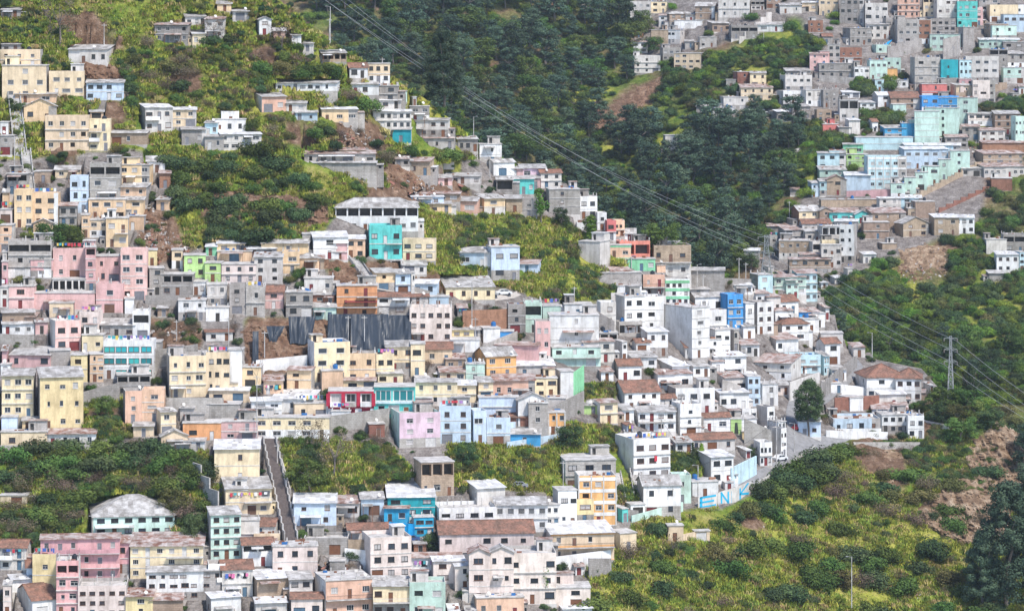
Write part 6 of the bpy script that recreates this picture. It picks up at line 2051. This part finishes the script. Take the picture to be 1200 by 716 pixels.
pts += cover_pts(ALL, [300], 'far', below=2, cond=lambda x, y: fbare(x, y) and float(samp(f_urb, x, y)) > .45)
gn_scatter('far_undergrowth', pts, SHR['dark'][:2] + SHR['green'][:3] + SHR['lime'][:2] + SHR['olive'][:1], .8, 2.5)
# grass tufts
def tuft(name, mat, seed, n=46, spread=.8, h=.5):
    g = random.Random(seed); mb = MB()
    for _ in range(n):
        a = g.uniform(0, 6.28); q = g.uniform(0, spread); x, y = q*math.cos(a), q*math.sin(a); hh = h*g.uniform(.5, 1.3); b = g.uniform(0, 6.28); dx, dy = math.cos(b)*.07, math.sin(b)*.07; lx, ly = g.uniform(-.3,.3), g.uniform(-.3,.3)
        mb.quad((x-dx,y-dy,0), (x+dx,y+dy,0), (x+dx*.6+lx,y+dy*.6+ly,hh), (x-dx*.6+lx,y-dy*.6+ly,hh))
    return mb.mesh(name, [mat])
T1, T2, T3 = tuft('grass_tuft', LM['grass'], 1), tuft('grass_tuft', LM['grass'], 2), tuft('straw_tuft', LM['straw'], 3)
pts = cover_pts(NB, [7000, 3000, 2500, 900, 1500, 300, 12000, 200, 80, 200, 100], 'near', 1, -.15, cond=bare)
gn_scatter('grass', pts, [T1, T2, T1, T2, T3], .8, 1.9)

# ------------------------------------------------------------------ air
hz = MB(); hz.box(-700, 700, -30, 1700, -217, 60)
hm = bpy.data.materials.new('haze_air'); hm.use_nodes = True; hn = hm.node_tree; hn.nodes.remove(hn.nodes['Principled BSDF'])
pv = N(hn, 'ShaderNodeVolumePrincipled'); pv.inputs['Color'].default_value = (.80,.88,1,1); pv.inputs['Density'].default_value = HAZE; pv.inputs['Anisotropy'].default_value = .2
hn.links.new(pv.outputs[0], hn.nodes['Material Output'].inputs['Volume'])
if HAZE > 0: o = hz.build('haze', hm); o['kind'] = 'stuff'

# ------------------------------------------------------------------ light and camera
w = bpy.data.worlds.new('World'); scene.world = w; w.use_nodes = True; nt = w.node_tree
sky = nt.nodes.new('ShaderNodeTexSky'); sky.sky_type = 'NISHITA'; sky.sun_disc = False; sky.sun_elevation = math.radians(SUN_EL); sky.sun_rotation = math.radians(SUN_ROT); sky.altitude = 2800; sky.dust_density = 2.5
nt.links.new(sky.outputs[0], nt.nodes['Background'].inputs['Color']); nt.nodes['Background'].inputs['Strength'].default_value = SKY
ld = bpy.data.lights.new('sun', 'SUN'); ld.energy = SUN; ld.angle = math.radians(SUN_ANG); ld.color = (1, .94, .86); lo = bpy.data.objects.new('sun', ld); COL.objects.link(lo)
e, a = math.radians(SUN_EL), math.radians(SUN_ROT); d = Vector((math.sin(a)*math.cos(e), math.cos(a)*math.cos(e), math.sin(e))); lo.rotation_euler = d.to_track_quat('Z', 'Y').to_euler(); lo.location = d*300
cd = bpy.data.cameras.new('camera'); cam = bpy.data.objects.new('camera', cd); COL.objects.link(cam); scene.camera = cam
cam.rotation_euler = (PI/2, 0, 0); cd.sensor_width = 36; cd.lens = 36*F/1200; cd.shift_y = -(358-HY)/1200; cd.clip_end = 8000; cd.clip_start = 1
scene.view_settings.view_transform = 'Standard'; scene.view_settings.look = 'None'; scene.view_settings.exposure = EXPO; scene.view_settings.gamma = 1; scene.view_settings.use_curve_mapping = False
scene.cycles.volume_bounces = 0; scene.cycles.max_bounces = 5; scene.cycles.diffuse_bounces = 3
